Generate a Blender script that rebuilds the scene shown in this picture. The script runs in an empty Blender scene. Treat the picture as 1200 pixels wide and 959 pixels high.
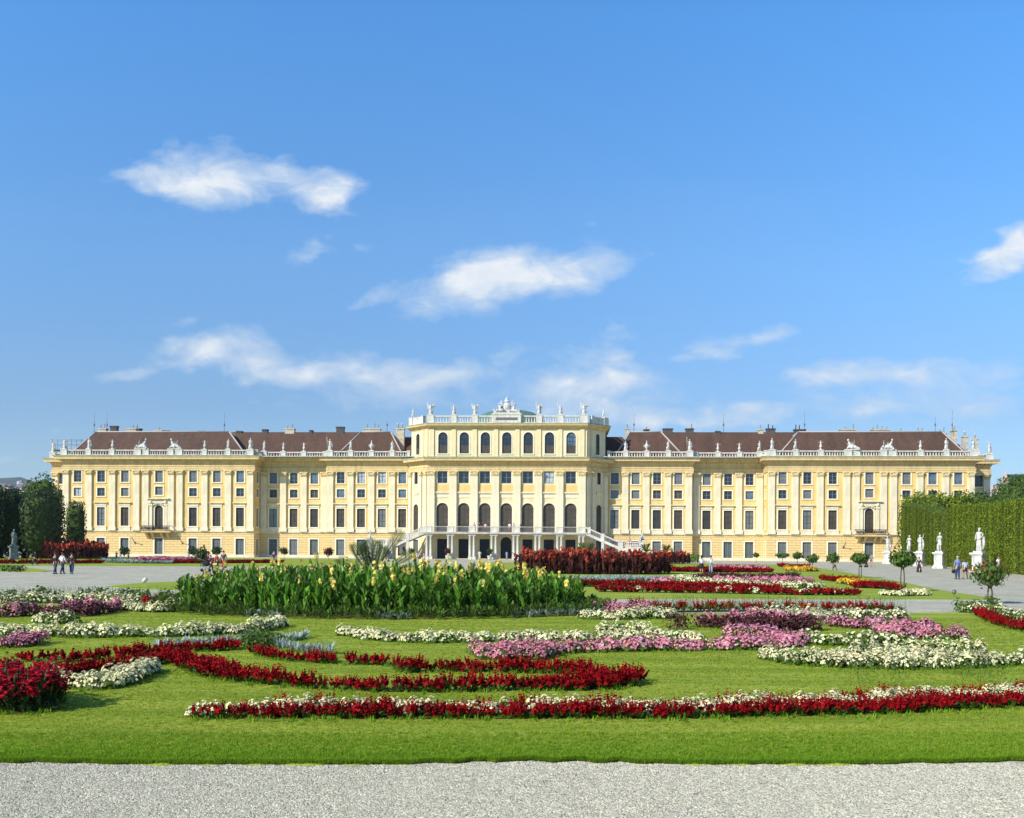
import bpy, bmesh, math, random
import numpy as np
from mathutils import Vector, Matrix, Euler
random.seed(7); rng = np.random.default_rng(7)
sc = bpy.context.scene; COL = sc.collection
R = math.radians
F = 1080.0; ROLL = 0.0066; CAMH = 2.0; PX, PY = 600.0, 643.0

def derot(px, py):
    dx, dy = px-PX, py-PY
    return dx+dy*ROLL, dy-dx*ROLL
def G(px, py, z=0.0):
    """ground point seen at a picture position"""
    x, y = derot(px, py); Y = (CAMH-z)*F/max(y, 0.5)
    return (x*Y/F, Y)
def AT(px, py, Y):
    x, y = derot(px, py); return (x*Y/F, Y, CAMH-y*Y/F)

# ------------------------------------------------------------------ materials
def nt(m): m.use_nodes = True; return m.node_tree.nodes, m.node_tree.links
def mat(name, col, rough=0.8, var=0.0, scale=3.0, bump=0.0, bscale=20.0, trans=0.0, attr=False, spec=0.3, metal=0.0, detail=4.0, col2=None, stretch=None, streak=0.0):
    m = bpy.data.materials.new(name); N, L = nt(m)
    b = N['Principled BSDF']; out = N['Material Output']
    b.inputs['Roughness'].default_value = rough; b.inputs['Metallic'].default_value = metal
    b.inputs['Specular IOR Level'].default_value = spec
    c = (*col, 1); src = None
    tc = N.new('ShaderNodeTexCoord'); vec = tc.outputs['Object']
    if stretch:
        mp = N.new('ShaderNodeMapping'); mp.inputs['Scale'].default_value = stretch
        L.new(vec, mp.inputs['Vector']); vec = mp.outputs['Vector']
    if var > 0 or col2:
        n = N.new('ShaderNodeTexNoise'); n.inputs['Scale'].default_value = scale; n.inputs['Detail'].default_value = detail
        L.new(vec, n.inputs['Vector'])
        r = N.new('ShaderNodeValToRGB')
        lo = col2 if col2 else tuple(x*(1-var) for x in col); hi = col if col2 else tuple(min(1, x*(1+var)) for x in col)
        r.color_ramp.elements[0].position = 0.35; r.color_ramp.elements[1].position = 0.65
        r.color_ramp.elements[0].color = (*lo, 1); r.color_ramp.elements[1].color = (*hi, 1)
        L.new(n.outputs['Fac'], r.inputs['Fac']); src = r.outputs['Color']
    if streak > 0:   # rain streaks and patched plaster
        mp2 = N.new('ShaderNodeMapping'); mp2.inputs['Scale'].default_value = (1.6,1.6,.16); L.new(tc.outputs['Object'], mp2.inputs['Vector'])
        n3 = N.new('ShaderNodeTexNoise'); n3.inputs['Scale'].default_value = 1.0; n3.inputs['Detail'].default_value = 7; n3.inputs['Roughness'].default_value = .68; L.new(mp2.outputs[0], n3.inputs['Vector'])
        r3 = N.new('ShaderNodeValToRGB'); r3.color_ramp.elements[0].position = .34; r3.color_ramp.elements[1].position = .58
        k = 1-streak; r3.color_ramp.elements[0].color = (k,k*.97,k*.92,1); r3.color_ramp.elements[1].color = (1,1,1,1); L.new(n3.outputs['Fac'], r3.inputs['Fac'])
        m3 = N.new('ShaderNodeMix'); m3.data_type = 'RGBA'; m3.blend_type = 'MULTIPLY'; m3.inputs['Factor'].default_value = 1
        if src: L.new(src, m3.inputs['A'])
        else: m3.inputs['A'].default_value = c
        L.new(r3.outputs['Color'], m3.inputs['B']); src = m3.outputs['Result']
    if attr:
        a = N.new('ShaderNodeAttribute'); a.attribute_name = 'Col'
        mx = N.new('ShaderNodeMix'); mx.data_type = 'RGBA'; mx.blend_type = 'MULTIPLY'; mx.inputs['Factor'].default_value = 1
        if src: L.new(src, mx.inputs['A'])
        else: mx.inputs['A'].default_value = c
        L.new(a.outputs['Color'], mx.inputs['B']); src = mx.outputs['Result']
    if src: L.new(src, b.inputs['Base Color'])
    else: b.inputs['Base Color'].default_value = c
    if bump > 0:
        n2 = N.new('ShaderNodeTexNoise'); n2.inputs['Scale'].default_value = bscale; n2.inputs['Detail'].default_value = 5
        L.new(vec, n2.inputs['Vector'])
        bp = N.new('ShaderNodeBump'); bp.inputs['Strength'].default_value = bump; bp.inputs['Distance'].default_value = 0.02
        L.new(n2.outputs['Fac'], bp.inputs['Height']); L.new(bp.outputs['Normal'], b.inputs['Normal'])
    if trans > 0:
        t = N.new('ShaderNodeBsdfTranslucent'); ms = N.new('ShaderNodeMixShader'); ms.inputs[0].default_value = trans
        if src: L.new(src, t.inputs['Color'])
        else: t.inputs['Color'].default_value = c
        L.new(b.outputs[0], ms.inputs[1]); L.new(t.outputs[0], ms.inputs[2]); L.new(ms.outputs[0], out.inputs['Surface'])
    return m

M = {}
M['wall'] = mat('yellow_render', (0.77,0.54,0.21), 0.9, streak=.16, var=0.08, scale=0.5, bump=0.15, bscale=8)
M['base_wall'] = None
M['trim'] = mat('pale_cream_render', (0.80,0.71,0.49), 0.88, streak=.16, var=0.06, scale=0.9, bump=0.15, bscale=6)
M['entab'] = mat('cream_entablature', (0.68,0.52,0.25), 0.88, streak=.2, var=0.06, scale=0.9, bump=0.15, bscale=6)
M['tower'] = mat('tower_cream', (0.79,0.665,0.40), 0.88, streak=.16, var=0.06, scale=0.8, bump=0.15, bscale=6)
M['capital'] = mat('capital_stucco', (0.70,0.56,0.30), 0.9, var=0.35, scale=6, bump=0.6, bscale=12)
M['white'] = mat('white_stone', (0.66,0.63,0.54), 0.85, streak=.22, var=0.12, scale=1.5, bump=0.3, bscale=10)
M['marble'] = mat('white_marble', (0.70,0.68,0.62), 0.7, var=0.16, scale=3.0, bump=0.3, bscale=14, col2=(0.42,0.41,0.37))
M['shade_stone'] = mat('shade_toned_grey_stone', (0.17,0.19,0.19), 0.9, var=0.4, scale=2.5, bump=0.3)  # base colour darkened to paint in the shade on the left statue
M['oldstone'] = mat('weathered_stone', (0.42,0.42,0.38), 0.9, var=0.3, scale=2.5, bump=0.3)
M['copper'] = mat('green_copper', (0.10,0.19,0.16), 0.6, var=0.25, scale=0.8, stretch=(6,1,1))
M['copperedge'] = mat('copper_flashing', (0.16,0.24,0.20), 0.6, var=0.25, scale=2)
M['surround'] = mat('window_surround_paint', (0.84,0.77,0.56), 0.85, var=0.05)
M['pane_brown'] = mat('drawn_blind_behind_glass', (0.080,0.066,0.050), 0.4, var=0.2, scale=1.2, spec=0.3)
M['pane_tall2'] = mat('dim_blind_behind_glass', (0.050,0.045,0.040), 0.3, var=0.3, scale=.8, spec=0.5)
M['pane_dark'] = mat('dark_glass', (0.018,0.022,0.03), 0.12, spec=0.7, var=0.4, scale=1.0)
M['pane_blue'] = mat('painted_sky_reflection_glass', (0.10,0.15,0.21), 0.12, spec=0.8, var=0.4, scale=0.8)  # blue base colour paints the sky's reflection into the pane
M['pane_grey'] = mat('glass_with_grey_blind', (0.16,0.17,0.165), 0.2, var=0.2, scale=0.8, spec=0.6)
M['pane_white'] = mat('glass_with_white_curtain', (0.45,0.48,0.50), 0.2, var=0.35, scale=1.2, spec=0.6)
M['sash'] = mat('brown_sash', (0.075,0.062,0.05), 0.6)
M['sash_light'] = mat('grey_sash', (0.20,0.20,0.19), 0.6)
M['door'] = mat('grey_green_shutters', (0.095,0.125,0.13), 0.55, var=0.2, scale=1.5)
M['doordark'] = mat('dark_doorway', (0.012,0.014,0.022), 0.4, var=0.3, scale=2)
M['iron'] = mat('black_iron', (0.02,0.02,0.022), 0.5, metal=0.3)
M['pole'] = mat('grey_metal', (0.16,0.16,0.16), 0.5, metal=0.4)
M['chimney'] = mat('chimney_render', (0.50,0.44,0.33), 0.9, var=0.25, scale=2)
M['chimdark'] = mat('chimney_soot', (0.09,0.08,0.075), 0.9, var=0.3, scale=2)
M['pot'] = mat('chimney_pot', (0.55,0.55,0.52), 0.7)
M['mortar'] = mat('hip_mortar', (0.42,0.37,0.33), 0.9)
M['leaf'] = mat('leaf', (0.085,0.15,0.02), 0.55, attr=True, trans=0.35)
M['darkleaf'] = mat('dark_leaf', (0.032,0.062,0.012), 0.6, attr=True, trans=0.2)
M['cannaleaf'] = mat('broad_glossy_leaf', (0.085,0.195,0.018), 0.45, attr=True, trans=0.35, spec=0.4)
M['hedgeleaf'] = mat('clipped_hedge_leaf', (0.185,0.245,0.016), 0.7, attr=True, trans=0.35, spec=.15)
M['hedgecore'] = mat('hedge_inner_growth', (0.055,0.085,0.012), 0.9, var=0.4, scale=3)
M['palmleaf'] = mat('palm_frond_leaf', (0.17,0.215,0.05), 0.5, attr=True, trans=0.3)
M['grassblade'] = mat('grass_blade', (0.35,0.44,0.045), 0.7, attr=True, trans=0.45, spec=.1)
M['red'] = mat('scarlet_petal', (0.27,0.004,0.007), 0.7, attr=True, trans=0.2, spec=.1)
M['crimson'] = mat('crimson_petal', (0.42,0.012,0.03), 0.7, attr=True, trans=0.2, spec=.1)
M['cream'] = mat('cream_petal', (0.83,0.78,0.44), 0.7, attr=True, trans=0.25)
M['pink'] = mat('pink_petal', (0.76,0.28,0.35), 0.7, attr=True, trans=0.25)
M['yellow'] = mat('yellow_petal', (0.80,0.66,0.14), 0.6, attr=True, trans=0.3)
M['orange'] = mat('orange_red_petal', (0.44,0.06,0.018), 0.6, attr=True, trans=0.25)
M['gold'] = mat('marigold_petal', (0.72,0.42,0.02), 0.6, attr=True, trans=0.25)
M['silver'] = mat('silver_leaf', (0.38,0.45,0.39), 0.8, attr=True, trans=0.15)
M['maroon'] = mat('maroon_leaf', (0.070,0.020,0.018), 0.6, attr=True, trans=0.2)
M['bark'] = mat('bark', (0.14,0.10,0.07), 0.9, var=0.3, scale=8, bump=0.5)
M['soil'] = mat('dark_soil', (0.045,0.032,0.02), 0.95, var=0.3, scale=5)

def brick_mat(name, c1, c2, mort, bw, bh, ms, bumpd=0.04):
    m = bpy.data.materials.new(name); N, L = nt(m); b = N['Principled BSDF']
    b.inputs['Roughness'].default_value = 0.9
    tc = N.new('ShaderNodeTexCoord'); sp = N.new('ShaderNodeSeparateXYZ'); cb = N.new('ShaderNodeCombineXYZ')
    L.new(tc.outputs['Object'], sp.inputs[0])
    ad = N.new('ShaderNodeMath'); ad.operation = 'ADD'; L.new(sp.outputs['X'], ad.inputs[0]); L.new(sp.outputs['Y'], ad.inputs[1])
    L.new(ad.outputs[0], cb.inputs['X']); L.new(sp.outputs['Z'], cb.inputs['Y'])
    br = N.new('ShaderNodeTexBrick'); br.inputs['Scale'].default_value = 1
    br.inputs['Color1'].default_value = (*c1,1); br.inputs['Color2'].default_value = (*c2,1); br.inputs['Mortar'].default_value = (*mort,1)
    br.inputs['Brick Width'].default_value = bw; br.inputs['Row Height'].default_value = bh; br.inputs['Mortar Size'].default_value = ms
    L.new(cb.outputs[0], br.inputs['Vector']); L.new(br.outputs['Color'], b.inputs['Base Color'])
    bp = N.new('ShaderNodeBump'); bp.inputs['Distance'].default_value = bumpd; bp.invert = True
    L.new(br.outputs['Fac'], bp.inputs['Height']); L.new(bp.outputs['Normal'], b.inputs['Normal'])
    return m
M['base_wall'] = brick_mat('rusticated_yellow_render', (0.77,0.565,0.25), (0.74,0.54,0.23), (0.56,0.39,0.17), 1.5, 0.48, 0.035)
def roof_mat():
    m = bpy.data.materials.new('brown_roof_tiles'); N, L = nt(m); b = N['Principled BSDF']; b.inputs['Roughness'].default_value = 0.85
    tc = N.new('ShaderNodeTexCoord')
    n = N.new('ShaderNodeTexNoise'); n.inputs['Scale'].default_value = 0.35; n.inputs['Detail'].default_value = 8; n.inputs['Roughness'].default_value = 0.7
    mp = N.new('ShaderNodeMapping'); mp.inputs['Scale'].default_value = (1.6,0.5,0.5)
    L.new(tc.outputs['Object'], mp.inputs[0]); L.new(mp.outputs[0], n.inputs['Vector'])
    r = N.new('ShaderNodeValToRGB'); r.color_ramp.elements[0].position = .3; r.color_ramp.elements[1].position = .7
    r.color_ramp.elements[0].color = (0.060,0.032,0.019,1); r.color_ramp.elements[1].color = (0.112,0.057,0.034,1)
    L.new(n.outputs['Fac'], r.inputs[0])
    v = N.new('ShaderNodeTexVoronoi'); v.inputs['Scale'].default_value = 4.0
    L.new(tc.outputs['Object'], v.inputs['Vector'])
    mx = N.new('ShaderNodeMix'); mx.data_type='RGBA'; mx.blend_type='OVERLAY'; mx.inputs['Factor'].default_value = .25
    L.new(r.outputs[0], mx.inputs['A']); L.new(v.outputs['Color'], mx.inputs['B']); L.new(mx.outputs['Result'], b.inputs['Base Color'])
    w = N.new('ShaderNodeTexWave'); w.bands_direction = 'Z'; w.inputs['Scale'].default_value = 1.6; w.inputs['Distortion'].default_value = 0.4
    L.new(tc.outputs['Object'], w.inputs['Vector'])
    bp = N.new('ShaderNodeBump'); bp.inputs['Distance'].default_value = .03; bp.inputs['Strength'].default_value = .5
    L.new(w.outputs['Fac'], bp.inputs['Height']); L.new(bp.outputs['Normal'], b.inputs['Normal'])
    return m
M['roof'] = roof_mat()
def gravel_mat():
    m = bpy.data.materials.new('pale_gravel'); N, L = nt(m); b = N['Principled BSDF']; b.inputs['Roughness'].default_value = 0.95; b.inputs['Specular IOR Level'].default_value = .15
    tc = N.new('ShaderNodeTexCoord'); V = tc.outputs['Object']
    v = N.new('ShaderNodeTexVoronoi'); v.inputs['Scale'].default_value = 42; L.new(V, v.inputs['Vector'])
    n = N.new('ShaderNodeTexNoise'); n.inputs['Scale'].default_value = 30; n.inputs['Detail'].default_value = 6; n.inputs['Roughness'].default_value = .75; L.new(V, n.inputs['Vector'])
    bw = N.new('ShaderNodeRGBToBW'); L.new(v.outputs['Color'], bw.inputs[0])
    a = N.new('ShaderNodeMath'); a.operation='MULTIPLY_ADD'; a.inputs[1].default_value = .55; L.new(bw.outputs[0], a.inputs[0])
    s = N.new('ShaderNodeMath'); s.operation='MULTIPLY'; s.inputs[1].default_value = .6; L.new(n.outputs['Fac'], s.inputs[0]); L.new(s.outputs[0], a.inputs[2])
    r = N.new('ShaderNodeValToRGB'); e = r.color_ramp.elements
    e[0].position = .28; e[0].color = (0.15,0.147,0.12,1); e[1].position = .85; e[1].color = (0.68,0.645,0.50,1)
    x = e.new(.45); x.color = (0.34,0.32,0.24,1); x = e.new(.62); x.color = (0.50,0.473,0.362,1)
    L.new(a.outputs[0], r.inputs[0])
    n2 = N.new('ShaderNodeTexNoise'); n2.inputs['Scale'].default_value = .55; n2.inputs['Detail'].default_value = 5; L.new(V, n2.inputs['Vector'])
    r2 = N.new('ShaderNodeValToRGB'); r2.color_ramp.elements[0].position=.3; r2.color_ramp.elements[1].position=.72
    r2.color_ramp.elements[0].color=(0.82,0.82,0.81,1); r2.color_ramp.elements[1].color=(1.14,1.14,1.12,1); L.new(n2.outputs['Fac'], r2.inputs[0])
    mx = N.new('ShaderNodeMix'); mx.data_type='RGBA'; mx.blend_type='MULTIPLY'; mx.inputs['Factor'].default_value = 1
    L.new(r.outputs[0], mx.inputs['A']); L.new(r2.outputs[0], mx.inputs['B']); L.new(mx.outputs['Result'], b.inputs['Base Color'])
    bp = N.new('ShaderNodeBump'); bp.inputs['Distance'].default_value = .012; bp.inputs['Strength'].default_value = .8
    L.new(v.outputs['Distance'], bp.inputs['Height']); bp.invert = True; L.new(bp.outputs['Normal'], b.inputs['Normal'])
    return m
M['gravel'] = gravel_mat()
def lawn_mat():
    m = bpy.data.materials.new('mown_lawn'); N, L = nt(m); b = N['Principled BSDF']; b.inputs['Roughness'].default_value = 0.9; b.inputs['Specular IOR Level'].default_value = .1
    tc = N.new('ShaderNodeTexCoord'); V = tc.outputs['Object']
    def noise(s, d, st=None, ro=.6):
        n = N.new('ShaderNodeTexNoise'); n.inputs['Scale'].default_value = s; n.inputs['Detail'].default_value = d; n.inputs['Roughness'].default_value = ro
        if st:
            mp = N.new('ShaderNodeMapping'); mp.inputs['Scale'].default_value = st; L.new(V, mp.inputs[0]); L.new(mp.outputs[0], n.inputs['Vector'])
        else: L.new(V, n.inputs['Vector'])
        return n.outputs['Fac']
    r = N.new('ShaderNodeValToRGB'); e = r.color_ramp.elements
    e[0].position=.32; e[0].color=(0.19,0.295,0.020,1); e[1].position=.68; e[1].color=(0.45,0.49,0.080,1)
    L.new(noise(.9, 6, (.30,1.8,1), .65), r.inputs[0])
    r2 = N.new('ShaderNodeValToRGB'); r2.color_ramp.elements[0].position=.32; r2.color_ramp.elements[1].position=.68
    r2.color_ramp.elements[0].color=(0.62,0.66,0.6,1); r2.color_ramp.elements[1].color=(1.18,1.14,1.1,1)
    L.new(noise(55, 4, None, .8), r2.inputs[0])
    mx = N.new('ShaderNodeMix'); mx.data_type='RGBA'; mx.blend_type='MULTIPLY'; mx.inputs['Factor'].default_value = 1
    L.new(r.outputs[0], mx.inputs['A']); L.new(r2.outputs[0], mx.inputs['B'])
    wv = N.new('ShaderNodeTexWave'); wv.bands_direction = 'Y'; wv.inputs['Scale'].default_value = .23; wv.inputs['Distortion'].default_value = 2.5; wv.inputs['Detail'].default_value = 3; wv.inputs['Detail Scale'].default_value = .6
    L.new(V, wv.inputs['Vector']); r4 = N.new('ShaderNodeValToRGB'); r4.color_ramp.elements[0].color = (.84,.90,.84,1); r4.color_ramp.elements[1].color = (1.08,1.05,1.05,1); L.new(wv.outputs['Fac'], r4.inputs[0])
    m4 = N.new('ShaderNodeMix'); m4.data_type='RGBA'; m4.blend_type='MULTIPLY'; m4.inputs['Factor'].default_value = 1; L.new(mx.outputs['Result'], m4.inputs['A']); L.new(r4.outputs[0], m4.inputs['B'])
    L.new(m4.outputs['Result'], b.inputs['Base Color'])
    bp = N.new('ShaderNodeBump'); bp.inputs['Distance'].default_value = .03; bp.inputs['Strength'].default_value = .7
    L.new(noise(40, 4, None, .8), bp.inputs['Height']); L.new(bp.outputs['Normal'], b.inputs['Normal'])
    return m
M['lawn'] = lawn_mat()

# ------------------------------------------------------------------ objects
def tag(o, label=None, cat=None, group=None, kind=None):
    if label: o['label'] = label
    if cat: o['category'] = cat
    if group: o['group'] = group
    if kind: o['kind'] = kind
    return o
def link(o, parent=None):
    COL.objects.link(o)
    if parent: o.parent = parent
    return o
def empty(name, loc=(0,0,0), rz=0.0, parent=None):
    o = bpy.data.objects.new(name, None); o.empty_display_size = .2
    o.location = loc; o.rotation_euler = (0,0,rz); return link(o, parent)
def copy_tree(o, parent=None):
    c = o.copy(); COL.objects.link(c); c.parent = parent
    for ch in list(o.children): copy_tree(ch, c)
    return c

class MB:
    def __init__(s): s.v=[]; s.f=[]; s.m=[]; s.sm=[]
    def add(s, vs, fs, mi=0, smooth=False):
        n=len(s.v); s.v.extend([tuple(p) for p in vs])
        for f in fs: s.f.append(tuple(n+i for i in f)); s.m.append(mi); s.sm.append(smooth)
    def box(s, x0,x1,y0,y1,z0,z1, mi=0):
        if x0>x1: x0,x1=x1,x0
        if y0>y1: y0,y1=y1,y0
        s.add([(x0,y0,z0),(x1,y0,z0),(x1,y1,z0),(x0,y1,z0),(x0,y0,z1),(x1,y0,z1),(x1,y1,z1),(x0,y1,z1)],
              [(0,3,2,1),(4,5,6,7),(0,1,5,4),(1,2,6,5),(2,3,7,6),(3,0,4,7)], mi)
    def obox(s, mtx, x0,x1,y0,y1,z0,z1, mi=0):
        vs=[mtx@Vector(p) for p in [(x0,y0,z0),(x1,y0,z0),(x1,y1,z0),(x0,y1,z0),(x0,y0,z1),(x1,y0,z1),(x1,y1,z1),(x0,y1,z1)]]
        s.add(vs,[(0,3,2,1),(4,5,6,7),(0,1,5,4),(1,2,6,5),(2,3,7,6),(3,0,4,7)],mi)
    def tube(s, pts, rad, n=6, mi=0, cap=True, smooth=True):
        pts=[Vector(p) for p in pts]; rs = rad if hasattr(rad,'__len__') else [rad]*len(pts)
        rings=[]
        for i,p in enumerate(pts):
            d=(pts[min(i+1,len(pts)-1)]-pts[max(i-1,0)])
            d = d.normalized() if d.length>1e-9 else Vector((0,0,1))
            a=d.orthogonal().normalized(); 
            if i>0:
                a=(pa-d*pa.dot(d)); a = a.normalized() if a.length>1e-6 else d.orthogonal().normalized()
            pa=a; b=d.cross(a)
            rings.append([p+(a*math.cos(2*math.pi*k/n)+b*math.sin(2*math.pi*k/n))*rs[i] for k in range(n)])
        vs=[q for r_ in rings for q in r_]; fs=[]
        for i in range(len(pts)-1):
            for k in range(n): fs.append((i*n+k,i*n+(k+1)%n,(i+1)*n+(k+1)%n,(i+1)*n+k))
        if cap: fs.append(tuple(range(n))[::-1]); fs.append(tuple((len(pts)-1)*n+k for k in range(n)))
        s.add(vs,fs,mi,smooth)
    def lathe(s, prof, c=(0,0,0), n=10, mi=0, sx=1, sy=1, smooth=True, ang=0):
        vs=[];fs=[]
        for (r,z) in prof:
            for k in range(n):
                a=2*math.pi*k/n+ang; vs.append((c[0]+r*sx*math.cos(a), c[1]+r*sy*math.sin(a), c[2]+z))
        for i in range(len(prof)-1):
            for k in range(n): fs.append((i*n+k,i*n+(k+1)%n,(i+1)*n+(k+1)%n,(i+1)*n+k))
        fs.append(tuple(range(n))[::-1]); fs.append(tuple((len(prof)-1)*n+k for k in range(n)))
        s.add(vs,fs,mi,smooth)
    def ball(s, c, r, n=10, m=7, mi=0, nz=0.0):
        rx,ry,rz = r if hasattr(r,'__len__') else (r,r,r)
        vs=[];fs=[]
        for i in range(m+1):
            t=math.pi*i/m
            for k in range(n):
                a=2*math.pi*k/n; q=1+random.uniform(-nz,nz) if 0<i<m else 1
                vs.append((c[0]+rx*math.sin(t)*math.cos(a)*q,c[1]+ry*math.sin(t)*math.sin(a)*q,c[2]-rz*math.cos(t)*q))
        for i in range(m):
            for k in range(n): fs.append((i*n+k,i*n+(k+1)%n,(i+1)*n+(k+1)%n,(i+1)*n+k))
        s.add(vs,fs,mi,True)
    def mesh(s, name, mats):
        me=bpy.data.meshes.new(name); me.from_pydata(s.v,[],s.f)
        for m in (mats if isinstance(mats,(list,tuple)) else [mats]): me.materials.append(m)
        me.polygons.foreach_set('material_index', s.m); me.polygons.foreach_set('use_smooth', s.sm); me.update(); return me
    def build(s, name, mats, parent=None, loc=(0,0,0), rz=0.0):
        o=bpy.data.objects.new(name, s.mesh(name,mats)); o.location=loc; o.rotation_euler=(0,0,rz); return link(o,parent)

# ------------------------------------------------------------------ template scatter (numpy)
class Tpl:
    """quads only; v (n,3) ; tint (n,3)"""
    def __init__(s): s.v=[]; s.t=[]
    def quad(s, pts, tint=(1,1,1)):
        s.v.extend([tuple(p) for p in pts]); s.t.extend([tint]*4)
    def leaf(s, base, tip, w, tint=(1,1,1), up=None, cup=0.0):
        b=Vector(base); t=Vector(tip); d=t-b
        side=d.cross(up or Vector((0,0,1)))
        side = side.normalized()*w*.5 if side.length>1e-6 else Vector((w*.5,0,0))
        mid=b+d*.5+Vector((0,0,cup))
        s.quad([b-side*.3, b+side*.3, mid+side, mid-side],tint); s.quad([mid-side, mid+side, t+side*.25, t-side*.25],tint)
    def patch(s, c, r, nrm, tint=(1,1,1), rot=None):
        n=Vector(nrm).normalized(); a=n.orthogonal().normalized(); b=n.cross(a); th=random.random()*6.28 if rot is None else rot
        a2=a*math.cos(th)+b*math.sin(th); b2=n.cross(a2); c=Vector(c)
        s.quad([c-a2*r-b2*r*.7, c+a2*r*.8-b2*r, c+a2*r+b2*r*.8, c-a2*r*.7+b2*r],tint)
    def arr(s): return np.array(s.v,dtype=np.float32), np.array(s.t,dtype=np.float32)

def scatter(name, tpls, pos, scale, material, parent=None, tint=None, tilt=0.12, zs=None, rigid=False, tv=.16):
    """one mesh with a randomly turned, scaled and tinted copy of a template at each position"""
    pos=np.asarray(pos,dtype=np.float32); N=len(pos)
    if N==0: pos=np.zeros((1,3),np.float32); N=1
    scale=np.broadcast_to(np.asarray(scale,np.float32),(N,)).copy()
    zs = scale if zs is None else np.broadcast_to(np.asarray(zs,np.float32),(N,))
    which=rng.integers(0,len(tpls),N); VV=[];TT=[]
    for k,t in enumerate(tpls):
        idx=np.where(which==k)[0]
        if len(idx)==0: continue
        v,c=t.arr(); n=len(idx); a=rng.uniform(0,6.283,n).astype(np.float32); ca,sa=np.cos(a)[:,None],np.sin(a)[:,None]
        S=scale[idx][:,None]; Z=zs[idx][:,None]
        x=v[None,:,0]*S; y=v[None,:,1]*S; z=v[None,:,2]*Z
        if rigid:
            cz=np.repeat(v[:,2].reshape(-1,4).mean(1),4)[None]; z=cz*Z+(v[None,:,2]-cz)*S
        X=x*ca-y*sa; Y=x*sa+y*ca
        tx=rng.normal(0,tilt,n)[:,None]; ty=rng.normal(0,tilt,n)[:,None]
        X=X+z*tx; Y=Y+z*ty
        P=np.stack([X,Y,z+0*X],-1)+pos[idx][:,None,:]
        VV.append(P.reshape(-1,3))
        b=rng.normal(1,tv,(n,1,1)).clip(.55,1.5); h=rng.normal(1,.025,(n,1,3))
        C=c[None]*b*h
        if tint is not None: C=C*np.asarray(tint,np.float32)[idx][:,None,:]
        TT.append(C.reshape(-1,3))
    V=np.concatenate(VV).astype(np.float32); T=np.concatenate(TT).astype(np.float32)
    return quads(name, V, T, material, parent)
def quads(name, V, T, material, parent=None):
    nv=len(V); nf=nv//4
    me=bpy.data.meshes.new(name); me.vertices.add(nv); me.vertices.foreach_set('co', V.ravel())
    me.loops.add(nv); me.loops.foreach_set('vertex_index', np.arange(nv,dtype=np.int32))
    me.polygons.add(nf); me.polygons.foreach_set('loop_start', np.arange(0,nv,4,dtype=np.int32))
    try: me.polygons.foreach_set('loop_total', np.full(nf,4,dtype=np.int32))
    except Exception: pass
    ca=me.color_attributes.new('Col','FLOAT_COLOR','POINT')
    ca.data.foreach_set('color', np.concatenate([T.clip(0,2),np.ones((nv,1),np.float32)],1).astype(np.float32).ravel())
    me.materials.append(material); me.update(calc_edges=True)
    o=bpy.data.objects.new(name, me); return link(o,parent)

# ------------------------------------------------------------------ skinned figures
def skin(joints, edges, sub=1):
    """joints: {name:(x,y,z,r)}; returns (verts, faces)"""
    names=list(joints); me=bpy.data.meshes.new('tmp')
    me.from_pydata([joints[n][:3] for n in names],[(names.index(a),names.index(b)) for a,b in edges],[])
    o=bpy.data.objects.new('tmp',me); COL.objects.link(o)
    md=o.modifiers.new('s','SKIN'); md.use_smooth_shade=True
    sv=me.skin_vertices[0].data
    for i,n in enumerate(names):
        r=joints[n][3]; sv[i].radius = (r if not hasattr(r,'__len__') else r[0], r if not hasattr(r,'__len__') else r[1])
    sv[0].use_root=True
    if sub: ss=o.modifiers.new('u','SUBSURF'); ss.levels=sub; ss.render_levels=sub
    bpy.context.view_layer.update()
    dg=bpy.context.evaluated_depsgraph_get(); em=bpy.data.meshes.new_from_object(o.evaluated_get(dg))
    vs=[tuple(v.co) for v in em.vertices]; fs=[tuple(p.vertices) for p in em.polygons]
    bpy.data.objects.remove(o); bpy.data.meshes.remove(me); bpy.data.meshes.remove(em)
    return vs,fs
EXPO=0.35; HAZE=0.00008
# ================================================================== PALACE
TH = 0.0506; X0, D0 = -0.85, 174.2
palace = empty('palace', (X0, D0, 0), -TH)
tag(palace, 'long yellow baroque palace with brown roof, white balustrades and a raised central block', 'palace')
def PW(u, v, z=0.0):
    c, s = math.cos(TH), math.sin(TH); return (X0+u*c-v*s, D0-u*s-v*c, z)

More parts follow.
